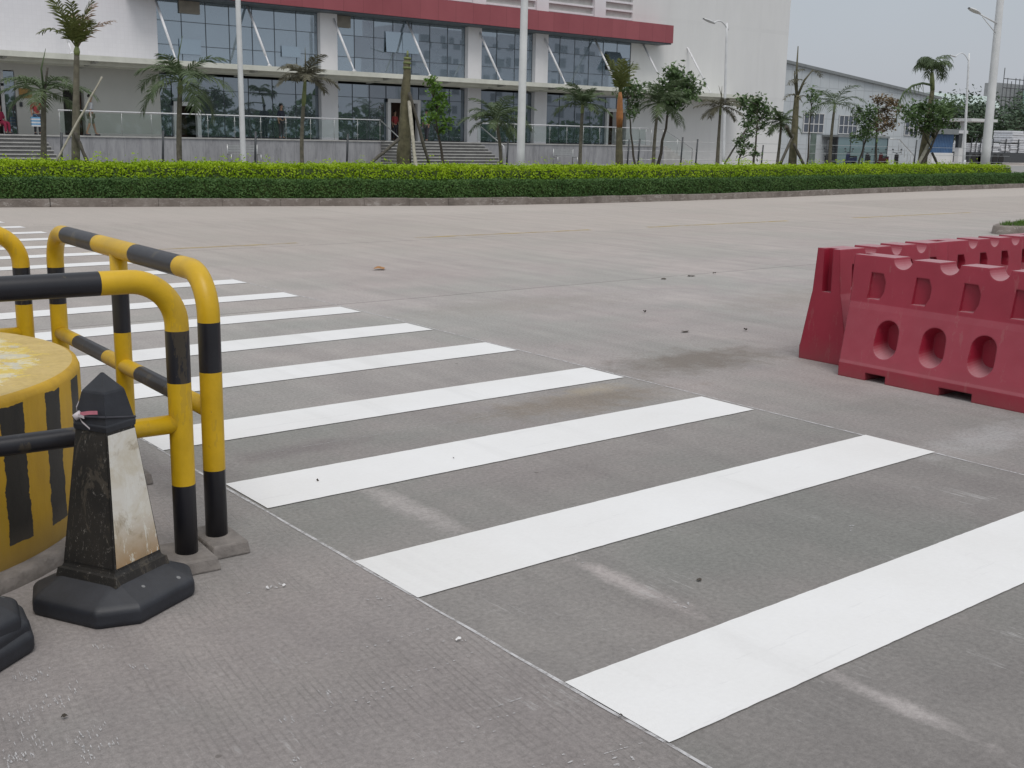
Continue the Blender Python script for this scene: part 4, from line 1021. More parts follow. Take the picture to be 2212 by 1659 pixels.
# side landing by the blank wall
lx0, lx1 = QW('C', 250, 745, 54.0).x, QW('C', 560, 745, 54.0).x
m = MB(); m.box((54.6, YP+.2, 0), (lx1+.1, YW, ZP-.01)); m.build('landing', M['marble'], bd)
m = MB()
for i in range(8): m.box((lx1+.103, YP+.21+.003*i, i*ZP/8), (lx1+.1+.34*(8-i), YW-.02, (i+1)*ZP/8-.02*(i == 7)))
m.build('stairs', M['step'], bd)['label'] = 'side stairs going down along the blank wall'
zt = QW('C', 400, 745, 53.2).z
hand([(lx0, YP+.25, .0+ZP), (lx0, YP+.25, zt), (lx1, YP+.25, zt), (lx1+2.9, YP+.25, zt-1.25), (lx1+2.9, YP+.25, 0)], [((lx0+lx1)/2, YP+.25, ZP, zt), (lx1, YP+.25, ZP, zt), (lx1+1.4, YP+.25, .6, zt-.65)])
g = MB(); g.face([(lx1, YP+.27, ZP), (lx1+2.8, YP+.27, .05), (lx1+2.8, YP+.27, zt-1.3), (lx1, YP+.27, zt-.1)]); g.build('glass_panel', M['clear'], bd)

a, b2 = QW('D', 297, 540, YW), QW('D', 488, 395, YW)
m = MB(); m.box((a.x, YW-.05, a.z), (b2.x, YW-.004, b2.z)); tag(bevel(m.build('wall_plaque', M['plaque']), .012), 'ochre rectangular plaque on the wall beside the left entrance', 'plaque')
a, b2 = QW('D', 303, 675, YW), QW('D', 340, 605, YW)
m = MB(); m.box((a.x, YW-.12, a.z), (b2.x, YW-.004, b2.z)); tag(bevel(m.build('wall_box', M['dark_metal']), .02), 'small dark box fixed to the wall under the plaque', 'wall box')

# benches in front of the plinth
def bench(x, label):
    root = empty('bench', (x, 51.8, .06), label, 'bench', 'metal benches before the plinth')
    m = MB()
    for s in (-.78, .78):
        for y in (-.2, .22): m.tube([(s, y, 0), (s, y, .45 if y < 0 else .92)], .028, 6)
        m.tube([(s, -.2, .45), (s, .22, .45)], .025, 6)
    m.build('frame', M['steel'], root, False)
    m = MB()
    for i in range(4): m.box((-.8, -.2+.11*i, .46), (.8, -.12+.11*i, .49))
    m.build('seat', M['steel'], root, False)
    m = MB()
    for i in range(3): m.box((-.8, .2, .58+.12*i), (.8, .23, .66+.12*i))
    m.build('backrest', M['steel'], root, False)
    return root
bench(QW(1, 1955, 1230, 51.8).x, 'white metal bench behind the thin lamp post'); bench(QW(3, 478, 1250, 51.8).x, 'white metal bench right of the thick lamp post')

# thin wire fence in front of the blank wall
fx0 = QW('C', 330, 900, 47).x
wf = empty('wire_fence', (fx0, 47, 0), 'thin wire fence on slim dark posts before the blank wall and shed', 'fence')
for (n_, x, y) in (('C', 205, 890), ('C', 345, 880), ('C', 905, 860), ('C', 1100, 885), (4, 120, 1160), (4, 640, 1120), (4, 930, 1120), (4, 1350, 1120), (1, 478, 1100), (1, 1290, 1045), (2, 748, 1070), (2, 10, 1050), (3, 10, 1140)):
    t = QW(n_, x, y, 47); m = MB(); m.tube([(t.x, 47, .05), (t.x+.08, 47, max(1.4, t.z))], .05, 7); m.build('post', M['dark_metal'], wf)
m = MB()
for z in (.5, 1.0, 1.55): m.tube([(fx0-1.2, 47, z), (fx0+42, 47, z-.05)], .014, 5)
m.build('wires', M['steel'], wf)

# ------------------------------------------------------------------ shed on the right
YS = 57.0
r0_, r1_ = QW(4, 315, 490, YS), QW(4, 1515, 790, YS)
sh = empty('shed', (80, YS, 0), 'blue grey sheet shed with a sloping roofline and barred windows', 'building')
m = MB(); xr = r1_.x
m.hexa([(70.6, YS, 0), (xr, YS, 0), (xr, YS+40, 0), (70.6, YS+40, 0), (70.6, YS, r0_.z), (xr, YS, r1_.z), (xr, YS+40, r1_.z), (70.6, YS+40, r0_.z)])
m.build('wall', M['warehouse'], sh)
m = MB(); d = .22
m.hexa([(70.55, YS-.25, r0_.z+.002), (xr+.4, YS-.25, r1_.z-.04), (xr+.4, YS+40, r1_.z-.04), (70.55, YS+40, r0_.z+.002), (70.55, YS-.25, r0_.z+d), (xr+.4, YS-.25, r1_.z+d-.04), (xr+.4, YS+40, r1_.z+d-.04), (70.55, YS+40, r0_.z+d)])
m.build('roof', M['roof_trim'], sh)
for xa, ya, xb, yb, n in ((440, 912, 610, 1058, 4), (722, 930, 878, 1068, 4), (1250, 955, 1365, 1080, 3)):
    a, b2 = QW(4, xa, yb, YS), QW(4, xb, ya, YS)
    m = MB(); m.box((a.x, YS-.04, a.z), (b2.x, YS-.01, b2.z)); w_ = m.build('window', M['win_dark'], sh)
    m = MB()
    for i in range(n+1):
        x = a.x+(b2.x-a.x)*i/n; m.box((x-.03, YS-.09, a.z), (x+.03, YS-.042, b2.z))
    for z in (a.z, (a.z*.55+b2.z*.45), b2.z): m.box((a.x-.05, YS-.092, z-.03), (b2.x+.05, YS-.041, z+.03))
    m.build('frame', M['frame_white'], w_)
a, b2 = QW(4, 490, 1300, YS), QW(4, 550, 1065, YS)
m = MB(); m.box((a.x, YS-.06, 0), (b2.x, YS-.01, b2.z)); m.build('door', simple('green_grey_door', (.13, .17, .15), .6), sh)
a, b2 = QW(4, 720, 1085, YS-1.5), QW(4, 1130, 1110, YS-1.5)
m = MB(); m.box((a.x, YS-1.6, a.z-.1), (b2.x, YS-.02, a.z+.05)); pc = m.build('porch', M['roof_trim'], sh)
m = MB(); m.box((a.x+.1, YS-1.5, 0), (b2.x-.1, YS-1.46, a.z-.1)); m.build('glass_panel', glass_mat('teal_porch_glass', (.12, .2, .2), .1), pc)
m = MB()
for i in range(5):
    x = a.x+.1+(b2.x-a.x-.2)*i/4; m.box((x-.04, YS-1.53, 0), (x+.04, YS-1.43, a.z-.1))
m.build('frame', M['dark_metal'], pc)
P = [QW(4, x, y, YS-2) for x, y in ((1140, 1110), (1215, 1115), (1330, 1240), (1330, 1310))]
m = MB(); m.tube(P, .04, 6)
for i in range(6): p = P[1].lerp(P[2], i/5); m.tube([p, p-Vector((0, 0, 1.0))], .02, 5)
m.build('handrail', M['steel'], sh)

# ------------------------------------------------------------------ yard beyond the hedge end
YB = 56
a, b2 = QW('B', 440, 1370, YB), QW('B', 815, 1065, YB)
ct = empty('blue_cabin', ((a.x+b2.x)/2, YB, 0), 'blue corrugated cabin on a pale base right of the shed', 'cabin')
m = MB(); n = 26
xs_ = [a.x+(b2.x-a.x)*i/n for i in range(n+1)]
for i in range(n):
    o = .05*(i % 2); m.face([(xs_[i], YB-o, a.z), (xs_[i+1], YB-.05+o, a.z), (xs_[i+1], YB-.05+o, b2.z), (xs_[i], YB-o, b2.z)])
m.box((a.x+.01, YB+.02, a.z), (b2.x-.01, YB+3, b2.z-.01)); m.build('body', M['blue_sheet'], ct)
bx('roof', (a.x-.3, YB-.4, b2.z), (b2.x+.1, YB+3.1, b2.z+.45), M['roof_trim'], ct); bx('base', (a.x-.05, YB-.1, 0), (b2.x+.05, YB+3, a.z), M['render'], ct)
YG = 58
a, b2 = QW('B', 850, 870, YG), QW('B', 1300, 815, YG)
gt = empty('gate_canopy', ((a.x+b2.x)/2, YG, 0), 'thin pale flat roof on one post over the yard gate', 'gate canopy')
m = MB(); m.box((a.x, YG-1.5, b2.z-.25), (b2.x, YG+1.5, b2.z)); m.build('roof', M['frame_white'], gt)
px_ = QW('B', 960, 900, YG).x
m = MB(); m.tube([(px_, YG, 0), (px_, YG, b2.z-.25)], .22, 10); m.build('post', M['lamp_white'], gt)
a, b2 = QW('B', 830, 1045, YG-2), QW('B', 1020, 1000, YG-2)
sg = empty('post_sign', ((a.x+b2.x)/2, YG-2, 0), 'white oblong box on a dark post under the gate canopy', 'sign')
m = MB(); m.box((a.x, YG-2.2, a.z), (b2.x, YG-1.8, b2.z)); m.build('box', M['yellow_panel'], sg)
x = QW('B', 905, 1100, YG-2).x; m = MB(); m.box((x-.3, YG-2.15, 0), (x+.3, YG-1.85, a.z-.003)); m.build('post', M['dark_metal'], sg)
x = QW('B', 830, 1400, YG-2).x; m = MB(); m.box((x-.45, YG-2.6, 0), (x+.45, YG-2.2, 1.55)); tag(m.build('gate_post', M['frame_white']), 'short white gate post beside the blue cabin', 'gate post')

# trailers loaded with white bundles
YT = 60
tl = QW('B', 1080, 1400, YT); tr = QW('B', 1990, 1400, YT)
for k, (xa, xb) in enumerate(((1060, 1420), (1420, 2300))):
    A, B = QW('B', xa, 1400, YT), QW('B', xb, 1400, YT)
    root = empty('trailer', ((A.x+B.x)/2, YT, 0), ('dark flat trailer left of the tall right lamp post', 'dark flat trailer right of the tall right lamp post')[k], 'trailer', 'trailers loaded with white bundles')
    zt = QW('B', 1500, 1370, YT).z
    m = MB(); m.box((A.x+.1, YT, .15), (B.x-.1, YT+2.4, zt)); m.build('bed', M['dark_metal'], root)
    for x in (A.x+1, A.x+2.2, B.x-2.2, B.x-1): m = MB(); m.tube([(x, YT-.05, .5), (x, YT+.25, .5)], .5, 16); m.build('wheel', M['tyre'], root)
    for i in range(5): x = A.x+.3+(B.x-A.x-.6)*i/4; m = MB(); m.box((x-.06, YT-.06, zt), (x+.06, YT-.001, zt+1.4)); m.build('stake', M['dark_metal'], root)
zt = QW('B', 1500, 1370, YT).z; zm = QW('B', 1500, 1215, YT).z; zu = QW('B', 1700, 1145, YT).z
bl = 0
for xa, xb, z0, z1 in ((1090, 1250, zt, zm), (1255, 1415, zt, zm-.1), (1430, 1600, zt, zm+.05), (1605, 1750, zt, zm), (1765, 1900, zt, zm), (1905, 2050, zt, zm+.1), (2055, 2200, zt, zm), (1600, 1760, zm+.12, zu), (1780, 1990, zm+.13, zu+.9), (1995, 2150, zm+.12, zu+.4)):
    A, B = QW('B', xa, 1300, YT), QW('B', xb, 1300, YT); m = MB(); n = 5
    for i in range(n):                                  # folded sheets piled up
        h0, h1 = z0+.005+(z1-z0-.01)*i/n, z0+(z1-z0-.01)*(i+.9)/n; o = random.uniform(-.12, .06)
        m.box((A.x+.05+random.uniform(0, .15), YT+.1+o, h0), (B.x-.05-random.uniform(0, .15), YT+2.2, h1))
    lab = ('white wrapped bundle at the left end of the trailers', 'white bundle just left of the tall right lamp post', 'white bundle just right of the tall right lamp post', 'second white bundle right of the tall lamp post', 'third white bundle right of the tall lamp post', 'fourth white bundle right of the tall lamp post', 'white bundle at the right picture edge', 'low white bundle on the upper layer', 'tallest white bundle on the upper layer', 'white bundle of the upper layer at the picture edge')[bl]; bl += 1
    tag(bevel(m.build('bundle', M['bundle']), .04, 2), lab, 'bundle', 'white bundles on the trailers')

# tree mass, half built block and hill in the distance
rnd = random.Random(91)
def bush_tree(c, rx, rz, label, mat='leaf_far', n=900, L=.55, name='tree', group='trees at the far end of the yard'):
    root = empty(name, (c.x, c.y, 0), label, 'tree', group)
    m = MB(); m.tube([(c.x, c.y, 0), (c.x+.1, c.y, c.z*.6), (c.x, c.y, c.z+rz*.3)], [.22, .16, .06], 8)
    for k in range(5):
        a = k*1.26; m.tube([(c.x, c.y, c.z*.65), (c.x+rx*.6*math.cos(a), c.y+rx*.6*math.sin(a), c.z+rz*.3*math.sin(k*2.1))], [.1, .03], 6)
    m.build('trunk', M['bark'], root)
    m = MB(); cl = [Vector((rnd.gauss(0, .5)*rx, rnd.gauss(0, .5)*rx, rnd.gauss(0, .45)*rz)) for _ in range(18)]
    for _ in range(n):
        o = rnd.choice(cl); p = c+o+Vector((rnd.gauss(0, .2)*rx, rnd.gauss(0, .2)*rx, rnd.gauss(0, .2)*rz)); l = L*rnd.uniform(.5, 1.2)
        a = Vector((rnd.gauss(0, 1), rnd.gauss(0, 1), rnd.gauss(0, .6))).normalized(); w = a.cross(Vector((rnd.gauss(0, .5), rnd.gauss(0, .5), 1))).normalized()
        m.face([p-a*l*.5, p+w*l*.3, p+a*l*.5, p-w*l*.3])
    m.build('crown', M[mat], root)
YD = 75
for (x, y, rx, rz, lab) in ((620, 750, 3.2, 2.6, 'dark rounded tree above the blue cabin'), (830, 720, 3.0, 2.4, 'dark tree behind the far curved lamp'), (1080, 740, 3.4, 2.8, 'broad dark tree behind the gate canopy'), (1290, 760, 3.0, 2.8, 'dark tree left of the tall right lamp post'),
                            (1600, 830, 4.0, 2.4, 'tree right of the tall right lamp post below the scaffold'), (1880, 830, 3.2, 3.0, 'tree under the scaffolded block at right'), (1130, 1050, 2.6, 2.0, 'low tree under the gate canopy'), (2120, 800, 3.2, 3.0, 'tree at the far right picture edge'), (1500, 1010, 3.0, 1.5, 'low dark shrub tree behind the loaded trailers')):
    bush_tree(QW('B', x, y, YD), rx, rz, lab)
m = MB(); Yh = 330; rows = []
for i in range(41):
    x = 330+i*18; yy = 40+25*math.sin(i*.35)
    z = 26+5*math.sin(i*.3+1)+3*math.sin(i*.83)
    rows.append([Vector((x, Yh-60, 0)), Vector((x, Yh-20, z*.55)), Vector((x, Yh+25, z)), Vector((x, Yh+120, z*.5))])
m.grid(rows); tag(m.build('hill', M['hill']), kind='structure')
YK = 130
a, b2 = QW('B', 1500, 700, YK), QW('B', 2400, 270, YK)
hb = empty('scaffolded_block', ((a.x+b2.x)/2, YK, 0), 'half built grey block wrapped in scaffold and green netting', 'building')
m = MB(); m.box((a.x, YK, 0), (b2.x, YK+3, b2.z)); m.build('wall', M['scaffold'], hb)
g0 = QW('B', 1840, 600, YK); m = MB()
for i in range(5):
    m.box((g0.x+i*4, YK-1.6, g0.z-3+rnd.uniform(-1, 1)), (g0.x+i*4+3.8, YK-1.5, b2.z-.5+rnd.uniform(-1.2, .8)))
m.build('netting', M['net'], hb)
m = MB()
for i in range(14):
    x = a.x+(b2.x-a.x)*i/13; m.tube([(x, YK-1.2, 0), (x, YK-1.2, b2.z+rnd.uniform(.2, 3.2))], .09, 5)
z = 3
while z < b2.z+1: m.tube([(a.x, YK-1.25, z), (b2.x, YK-1.25, z)], .08, 5); z += 1.9
m.build('scaffold', M['dark_metal'], hb)
a, b2 = QW('B', 560, 560, 110), QW('B', 1500, 425, 110)
fh = empty('far_hall', ((a.x+b2.x)/2, 110, 0), 'long low grey green roofed hall on the skyline', 'building')
bx('wall', (a.x, 110, 0), (b2.x, 113, a.z), M['warehouse'], fh)
m = MB(); m.hexa([(a.x-1, 109, a.z), (b2.x+1, 109, a.z), (b2.x+1, 114, a.z), (a.x-1, 114, a.z), (a.x-1, 111, b2.z), (b2.x+1, 111, b2.z), (b2.x+1, 112, b2.z), (a.x-1, 112, b2.z)])
m.build('roof', simple('pale_green_roof', (.46, .54, .52), .7, .12, .2), fh)

# across the street, seen only mirrored in the tinted glass
rnd = random.Random(44)
m = MB()
for _ in range(5200):
    x = rnd.uniform(30, 190); hgt = 5.2+1.4*math.sin(x*.31)+1.0*math.sin(x*.83)
    p = Vector((x, -45+rnd.gauss(0, 1.2), rnd.random()*hgt)); l = rnd.uniform(.5, 1.3)
    a = Vector((rnd.gauss(0, 1), rnd.gauss(0, .6), rnd.gauss(0, 1))).normalized(); w = a.cross(Vector((rnd.gauss(0, .4), 1, rnd.gauss(0, .4)))).normalized()
    m.face([p-a*l*.5, p+w*l*.4, p+a*l*.5, p-w*l*.4])
tag(m.build('tree_belt', M['hedge_dark']), kind='stuff')
ab = empty('apartment_block', (150, -90, 0), 'pale apartment block across the street mirrored in the tinted glass', 'building')
m = MB(); m.box((128, -100, 0), (190, -90, 24)); m.build('wall', M['tile'], ab)
m = MB()
for i in range(14):
    for j in range(6): xx = 131+i*4.2+(i % 3)*.7; m.box((xx, -90, 3+j*3.5), (xx+(2.2, 1.2, 1.7)[(i+j) % 3], -89.9, (5, 4.6)[i % 2]+j*3.5))
o = m.build('windows', simple('dull_window_band', (.3, .31, .33), .5, .2), ab); o['kind'] = 'stuff'

# ------------------------------------------------------------------ people on the terrace
def skin_mesh(chains, name, mat, parent, sub=2):
    vs, es, rs = [], [], []
    idx = {}
    def vid(p):
        k = tuple(round(c, 4) for c in p[:3])
        if k not in idx: idx[k] = len(vs); vs.append(k); rs.append(p[3] if isinstance(p[3], tuple) else (p[3], p[3]))
        return idx[k]
    for ch in chains:
        for a, b2 in zip(ch, ch[1:]):
            i, j = vid(a), vid(b2)
            if i != j and (i, j) not in es: es.append((i, j))
    me = bpy.data.meshes.new(name); me.from_pydata(vs, es, []); ob = bpy.data.objects.new(name, me); COL.objects.link(ob)
    md = ob.modifiers.new('skin', 'SKIN'); md.use_smooth_shade = True
    for i, r_ in enumerate(rs):
        me.skin_vertices[0].data[i].radius = r_; me.skin_vertices[0].data[i].use_root = (i == 0)
    s = ob.modifiers.new('sub', 'SUBSURF'); s.levels = sub; s.render_levels = sub
    dg = bpy.context.evaluated_depsgraph_get(); new = bpy.data.meshes.new_from_object(ob.evaluated_get(dg))
    bpy.data.objects.remove(ob); bpy.data.meshes.remove(me)
    new.name = name; new.materials.clear(); new.materials.append(mat)
    o = bpy.data.objects.new(name, new); COL.objects.link(o); o.parent = parent
    return o
def person(loc, rz, label, shirt, trousers, stride=.0, arm=.1, short=False, h=1.68, sit=False, bare=True, arm_up=0):
    """figure faces local -y; legs swing along y"""
    root = empty('person', loc, label, 'person', None, rz)
    k = h/1.70
    def S(*a): return (a[0]*k, a[1]*k, a[2]*k, tuple(r*k for r in a[3]) if isinstance(a[3], tuple) else a[3]*k)
    if sit:
        hz = .50; legs = [[S(0, 0, hz, .13), S(s*.09, -.03, hz, .09), S(s*.11, -.42, hz+.02, .065), S(s*.11, -.44, .09, .042), S(s*.11, -.56, .04, .035)] for s in (-1, 1)]
    else:
        hz = .92
        legs = []
        for s in (-1, 1):
            d = s*stride
            legs.append([S(0, 0, hz, .13), S(s*.085, 0, hz-.06, .088), S(s*.09, -d*.5-.02, .50, .058), S(s*.09, -d+.02, .10, .038), S(s*.09, -d-.14, .035, .034)])
    sh_ = hz+.52
    torso = [S(0, 0, hz, .13), S(0, 0, hz+.2, (.125, .10)), S(0, 0, hz+.40, (.145, .10)), S(0, 0, sh_, (.09, .08)), S(0, -.01, sh_+.09, .05)]
    head = [S(0, -.01, sh_+.09, .05), S(0, -.03, sh_+.17, (.072, .085)), S(0, -.03, sh_+.25, (.078, .09)), S(0, -.02, sh_+.32, (.05, .06))]
    arms = []
    for s in (-1, 1):
        d = -s*stride*.7-arm
        hand_z = hz-.08+arm_up
        e = S(s*.235, d*.35+.03, hz+.20+arm_up*.3, .04); w = S(s*.23, d, hand_z+.08, .028)
        arms.append([S(0, 0, hz+.40, (.145, .10)), S(s*.17, 0, sh_-.05, .055), e, w, S(s*.225, d-.02, hand_z, .034), S(s*.22, d-.03, hand_z-.07, .02)])
        arms.append([S(s*.225, d-.02, hand_z, .034), S(s*.205, d-.065, hand_z-.035, .013)])
    body = skin_mesh([torso, head]+legs+arms, 'body', M['skin'], root)
    def grow(ch, g): return [(p[0], p[1], p[2], tuple(r_+g for r_ in p[3]) if isinstance(p[3], tuple) else p[3]+g) for p in ch]
    slv = [grow(a[:3], .016) for a in arms[::2]]
    t_ = grow(torso[:4], .018); t_[0] = (t_[0][0], t_[0][1], t_[0][2], .142*k)
    skin_mesh([t_]+slv, 'shirt', M[shirt], body)
    lg = [grow(l[:3] if short else l[:4], .016) for l in legs]
    for l in lg: l[0] = (l[0][0], l[0][1], l[0][2], .144*k)
    skin_mesh(lg, 'shorts' if short else 'trousers', M[trousers], body)
    hr = MB(); c = Vector((0, -.005, sh_+.275))*k
    for i in range(5):
        pass
    rows = []
    for i in range(7):
        ph = PI*.5*(i/6)*1.25; rows.append([c+k*Vector((.094*math.sin(ph)*math.cos(j*PI/8), .104*math.sin(ph)*math.sin(j*PI/8)+.012, .10*math.cos(ph))) for j in range(17)])
    hr.grid(rows); hr.build('hair', M['hair'], body, False)
    m = MB()
    for s in (-1, 1): m.box((s*.03*k-.009, -.128*k, (sh_+.245)*k), (s*.03*k+.009, -.105*k, (sh_+.258)*k))
    m.build('eyes', M['hair'], body, False)
    m = MB(); m.hexa([(-.012*k, -.118*k, (sh_+.205)*k), (.012*k, -.118*k, (sh_+.205)*k), (.012*k, -.10*k, (sh_+.205)*k), (-.012*k, -.10*k, (sh_+.205)*k), (-.006*k, -.122*k, (sh_+.25)*k), (.006*k, -.122*k, (sh_+.25)*k), (.006*k, -.10*k, (sh_+.25)*k), (-.006*k, -.10*k, (sh_+.25)*k)])
    m.build('nose', M['skin'], body, False)
    for s, leg in zip((-1, 1), legs):
        f = leg[-2]; m = MB(); m.box((f[0]-.045, f[1]-.2, 0), (f[0]+.045, f[1]+.06, .075)); bevel(m.build('shoe', M['trousers_dark'], body, False), .025, 2)
    return root
def at_terrace(n, x, Y): return Vector((QW(n, x, 1085, Y).x, Y, ZP))
person(at_terrace(1, 735, 54.3), R(90), 'person in a grey shirt and khaki shorts striding along the terrace', 'shirt_grey', 'trousers_khaki', .24, .05, True, 1.78)
person(at_terrace(1, 305, 54.2), R(0), 'person in a red shirt holding a blue striped bag', 'shirt_red', 'trousers_dark', .05, .1, False, 1.66)
person(at_terrace(2, 230, 54.6), R(20), 'person dressed all in dark clothes in front of the glass', 'shirt_dark', 'trousers_dark', .04, .05, False, 1.70)
person(Vector((QW(2, 1135, 1085, 56.1).x, 56.1, ZP)), R(10), 'person in a red top standing inside the middle doorway', 'shirt_red', 'trousers_dark', .05, .1, False, 1.62)
person(at_terrace(2, 1390, 54.4), R(-60), 'person in a pale blue shirt behind the bright young tree', 'shirt_blue', 'trousers_dark', .12, .1, False, 1.66)
person(Vector((QW(1, 5, 1060, 54.7).x, 54.7, ZP)), R(30), 'person in crimson seated by the left entrance', 'crimson', 'crimson', 0, .2, False, 1.62, True)
st = Vector((QW(1, 5, 1060, 54.7).x, 54.7, ZP))
s_ = empty('stool', st, 'small dark stool under the seated person in crimson', 'stool')
m = MB(); m.box((st.x-.2, st.y-.16, ZP+.36), (st.x+.2, st.y+.2, ZP+.40)); m.build('seat', M['dark_metal'], s_)
for dx in (-.16, .16):
    for dy in (-.12, .16): m = MB(); m.tube([(st.x+dx, st.y+dy, ZP), (st.x+dx, st.y+dy, ZP+.36)], .015, 6); m.build('leg', M['dark_metal'], s_)
bp_ = at_terrace(1, 305, 54.2); m = MB()
for i in range(6):
    z0 = bp_.z+.36+.07*i; m.box((bp_.x-.32, bp_.y-.28, z0), (bp_.x+.06, bp_.y-.12, z0+.0695), 0 if i % 2 else 1)
bag = empty('bag', (bp_.x-.13, bp_.y-.2, bp_.z+.36), 'blue and white striped bag held by the person in red', 'bag')
m.build('body', [M['bag_blue'], M['bundle']], bag)
m = MB(); m.tube([(bp_.x-.25, bp_.y-.2, bp_.z+.78), (bp_.x-.22, bp_.y-.2, bp_.z+.86), (bp_.x-.1, bp_.y-.2, bp_.z+.88), (bp_.x-.02, bp_.y-.2, bp_.z+.78)], .012, 6); m.build('handle', M['bag_blue'], bag)

# scooters parked before the shed
def scooter(x, Y, rz, mat, label):
    root = empty('scooter', (x, Y, .06), label, 'scooter', 'scooters parked before the shed', rz)
    for xx in (-.6, .62):
        m = MB(); m.tube([(xx, -.05, .24), (xx, .05, .24)], .24, 18); m.build('wheel', M['tyre'], root, False)
    m = MB(); m.hexa([(-.75, -.14, .35), (.1, -.16, .22), (.1, .16, .22), (-.75, .14, .35), (-.85, -.1, .66), (.0, -.14, .62), (.0, .14, .62), (-.85, .1, .66)])
    m.hexa([(.05, -.16, .2), (.45, -.17, .22), (.45, .17, .22), (.05, .16, .2), (.05, -.16, .28), (.42, -.17, .3), (.42, .17, .3), (.05, .16, .28)])
    m.hexa([(.42, -.18, .25), (.52, -.12, .25), (.52, .12, .25), (.42, .18, .25), (.3, -.16, .92), (.42, -.1, .95), (.42, .1, .95), (.3, .16, .92)])
    bevel(m.build('body', M[mat], root, False), .04, 2)
    m = MB(); m.box((-.8, -.13, .66), (.0, .13, .76)); bevel(m.build('seat', M['tyre'], root, False), .04, 2)
    m = MB(); m.tube([(.62, 0, .24), (.36, 0, .95), (.32, 0, 1.02)], .03, 8); m.tube([(.28, -.34, 1.06), (.34, 0, 1.0), (.28, .34, 1.06)], .02, 8); m.build('handlebar', M['dark_metal'], root, False)
    for s in (-1, 1): m = MB(); m.tube([(.28, s*.25, 1.06), (.26, s*.3, 1.24)], .01, 5); m.box((.25, s*.3-.06, 1.2), (.27, s*.3+.06, 1.3)); m.build('mirror', M['dark_metal'], root, False)
    return root
for k, (x, y) in enumerate(((640, 1290), (820, 1290), (960, 1290), (1080, 1290), (1190, 1290))):
    scooter(QW(4, x, y, 49).x, 49, (.5, 1.1, .7, 1.0, .6)[k], ('scooter_dark', 'scooter_blue', 'scooter_dark', 'scooter_red', 'scooter_dark')[k],
            ('black scooter under the wide fronded palm', 'blue scooter before the shed porch', 'black scooter under the light green young tree', 'dull red scooter under the bronze leaved tree', 'black scooter at the right end of the parked row')[k])

# ------------------------------------------------------------------ foreground guard rails
def resample(path, cuts):
    P = [Vector(p) for p in path]; out = [P[0]]; acc = 0; cuts = sorted(cuts); ci = 0
    for a, b2 in zip(P, P[1:]):
        L = (b2-a).length
        while ci < len(cuts) and cuts[ci] < acc+L-1e-6:
            if cuts[ci] > acc+1e-6: out.append(a.lerp(b2, (cuts[ci]-acc)/L))
            ci += 1
        out.append(b2); acc += L
    return out
def guard_rail(loc, rz, label, L=1.935, Ht=1.017, r=.040, rb=.155, pads=None):
    root = empty('guard_rail', loc, label, 'guard rail', 'yellow and black guard rails round the drum', rz)
    path = [(0, 0, 0), (0, 0, Ht-rb)]
    for i in range(1, 13): a = PI/2*i/12; path.append((rb-rb*math.cos(a), 0, Ht-rb+rb*math.sin(a)))
    path.append((L-rb, 0, Ht))
    for i in range(1, 13): a = PI/2*i/12; path.append((L-rb+rb*math.sin(a), 0, Ht-rb+rb*math.cos(a)))
    path.append((L, 0, 0))
    arc = PI/2*rb; leg = Ht-rb; s0 = leg+arc; tot = 2*leg+2*arc+L-2*rb
    bands = [(0, .26, 1), (.26, .635, 0), (.635, .822, 1)]
    tb = [(.25, .735), (1.22, 1.70)]
    cuts = [.30, .664, .844, tot-.30, tot-.664, tot-.844]+[s0+x-rb for t in tb for x in t]
    def mf(s):
        if s < .30 or s > tot-.30: return 1
        for a in (s, tot-s):
            if .664 < a < .844: return 1
        if s0 < s < s0+L-2*rb:
            x = s-s0+rb
            if any(a < x < b2 for a, b2 in tb): return 1
        return 0
    m = MB(); m.tube(resample(path, cuts), r, 20, 0, mf); m.build('frame', [M['yellow'], M['black']], root, False)
    m = MB(); m.tube(resample([(L/2, 0, 0), (L/2, 0, Ht-.02)], [.30, .664, .844]), r*.9, 18, 0, lambda s: 1 if s < .30 or .664 < s < .844 else 0)
    m.build('leg', [M['yellow'], M['black']], root, False)
    m = MB(); m.tube(resample([(.02, 0, .519), (L-.02, 0, .519)], [.28, .735, 1.16, 1.60]), r*.82, 18, 0, lambda s: 1 if .28 < s < .735 or 1.16 < s < 1.60 else 0)
    m.build('mid_rail', [M['yellow'], M['black']], root, False)
    for k, x in enumerate((0, L/2, L)):
        m = MB(); a0, a1, b0, b1 = (pads or [(-.1, .1, -.1, .1)]*3)[k]; t = .05
        m.hexa([(x+a0, b0, 0), (x+a1, b0, 0), (x+a1, b1, 0), (x+a0, b1, 0), (x+a0+.008, b0+.007, t), (x+a1-.007, b0+.005, t+.004), (x+a1-.01, b1-.01, t), (x+a0+.01, b1-.012, t-.003)])
        bevel(m.build('footing', M['footing'], root, False), .007, 2)
    return root
guard_rail((1.466, 3.64, 0), R(177), 'near guard rail running out of the left picture edge', pads=[(-.085, .10, -.12, .115), (-.08, .08, -.1, .1), (-.1, .1, -.1, .1)])
guard_rail((1.628, 3.748, 0), R(88.2), 'guard rail running away from the camera along the crossing', pads=[(-.135, .12, -.075, .075), (-.1, .1, -.07, .07), (-.1, .1, -.07, .07)])
guard_rail((1.545, 5.745, 0), R(178), 'far guard rail behind the drum at the left edge')
guard_rail((-.62, 5.66, 0), R(-91), 'left guard rail on the side of the drum away from the crossing')

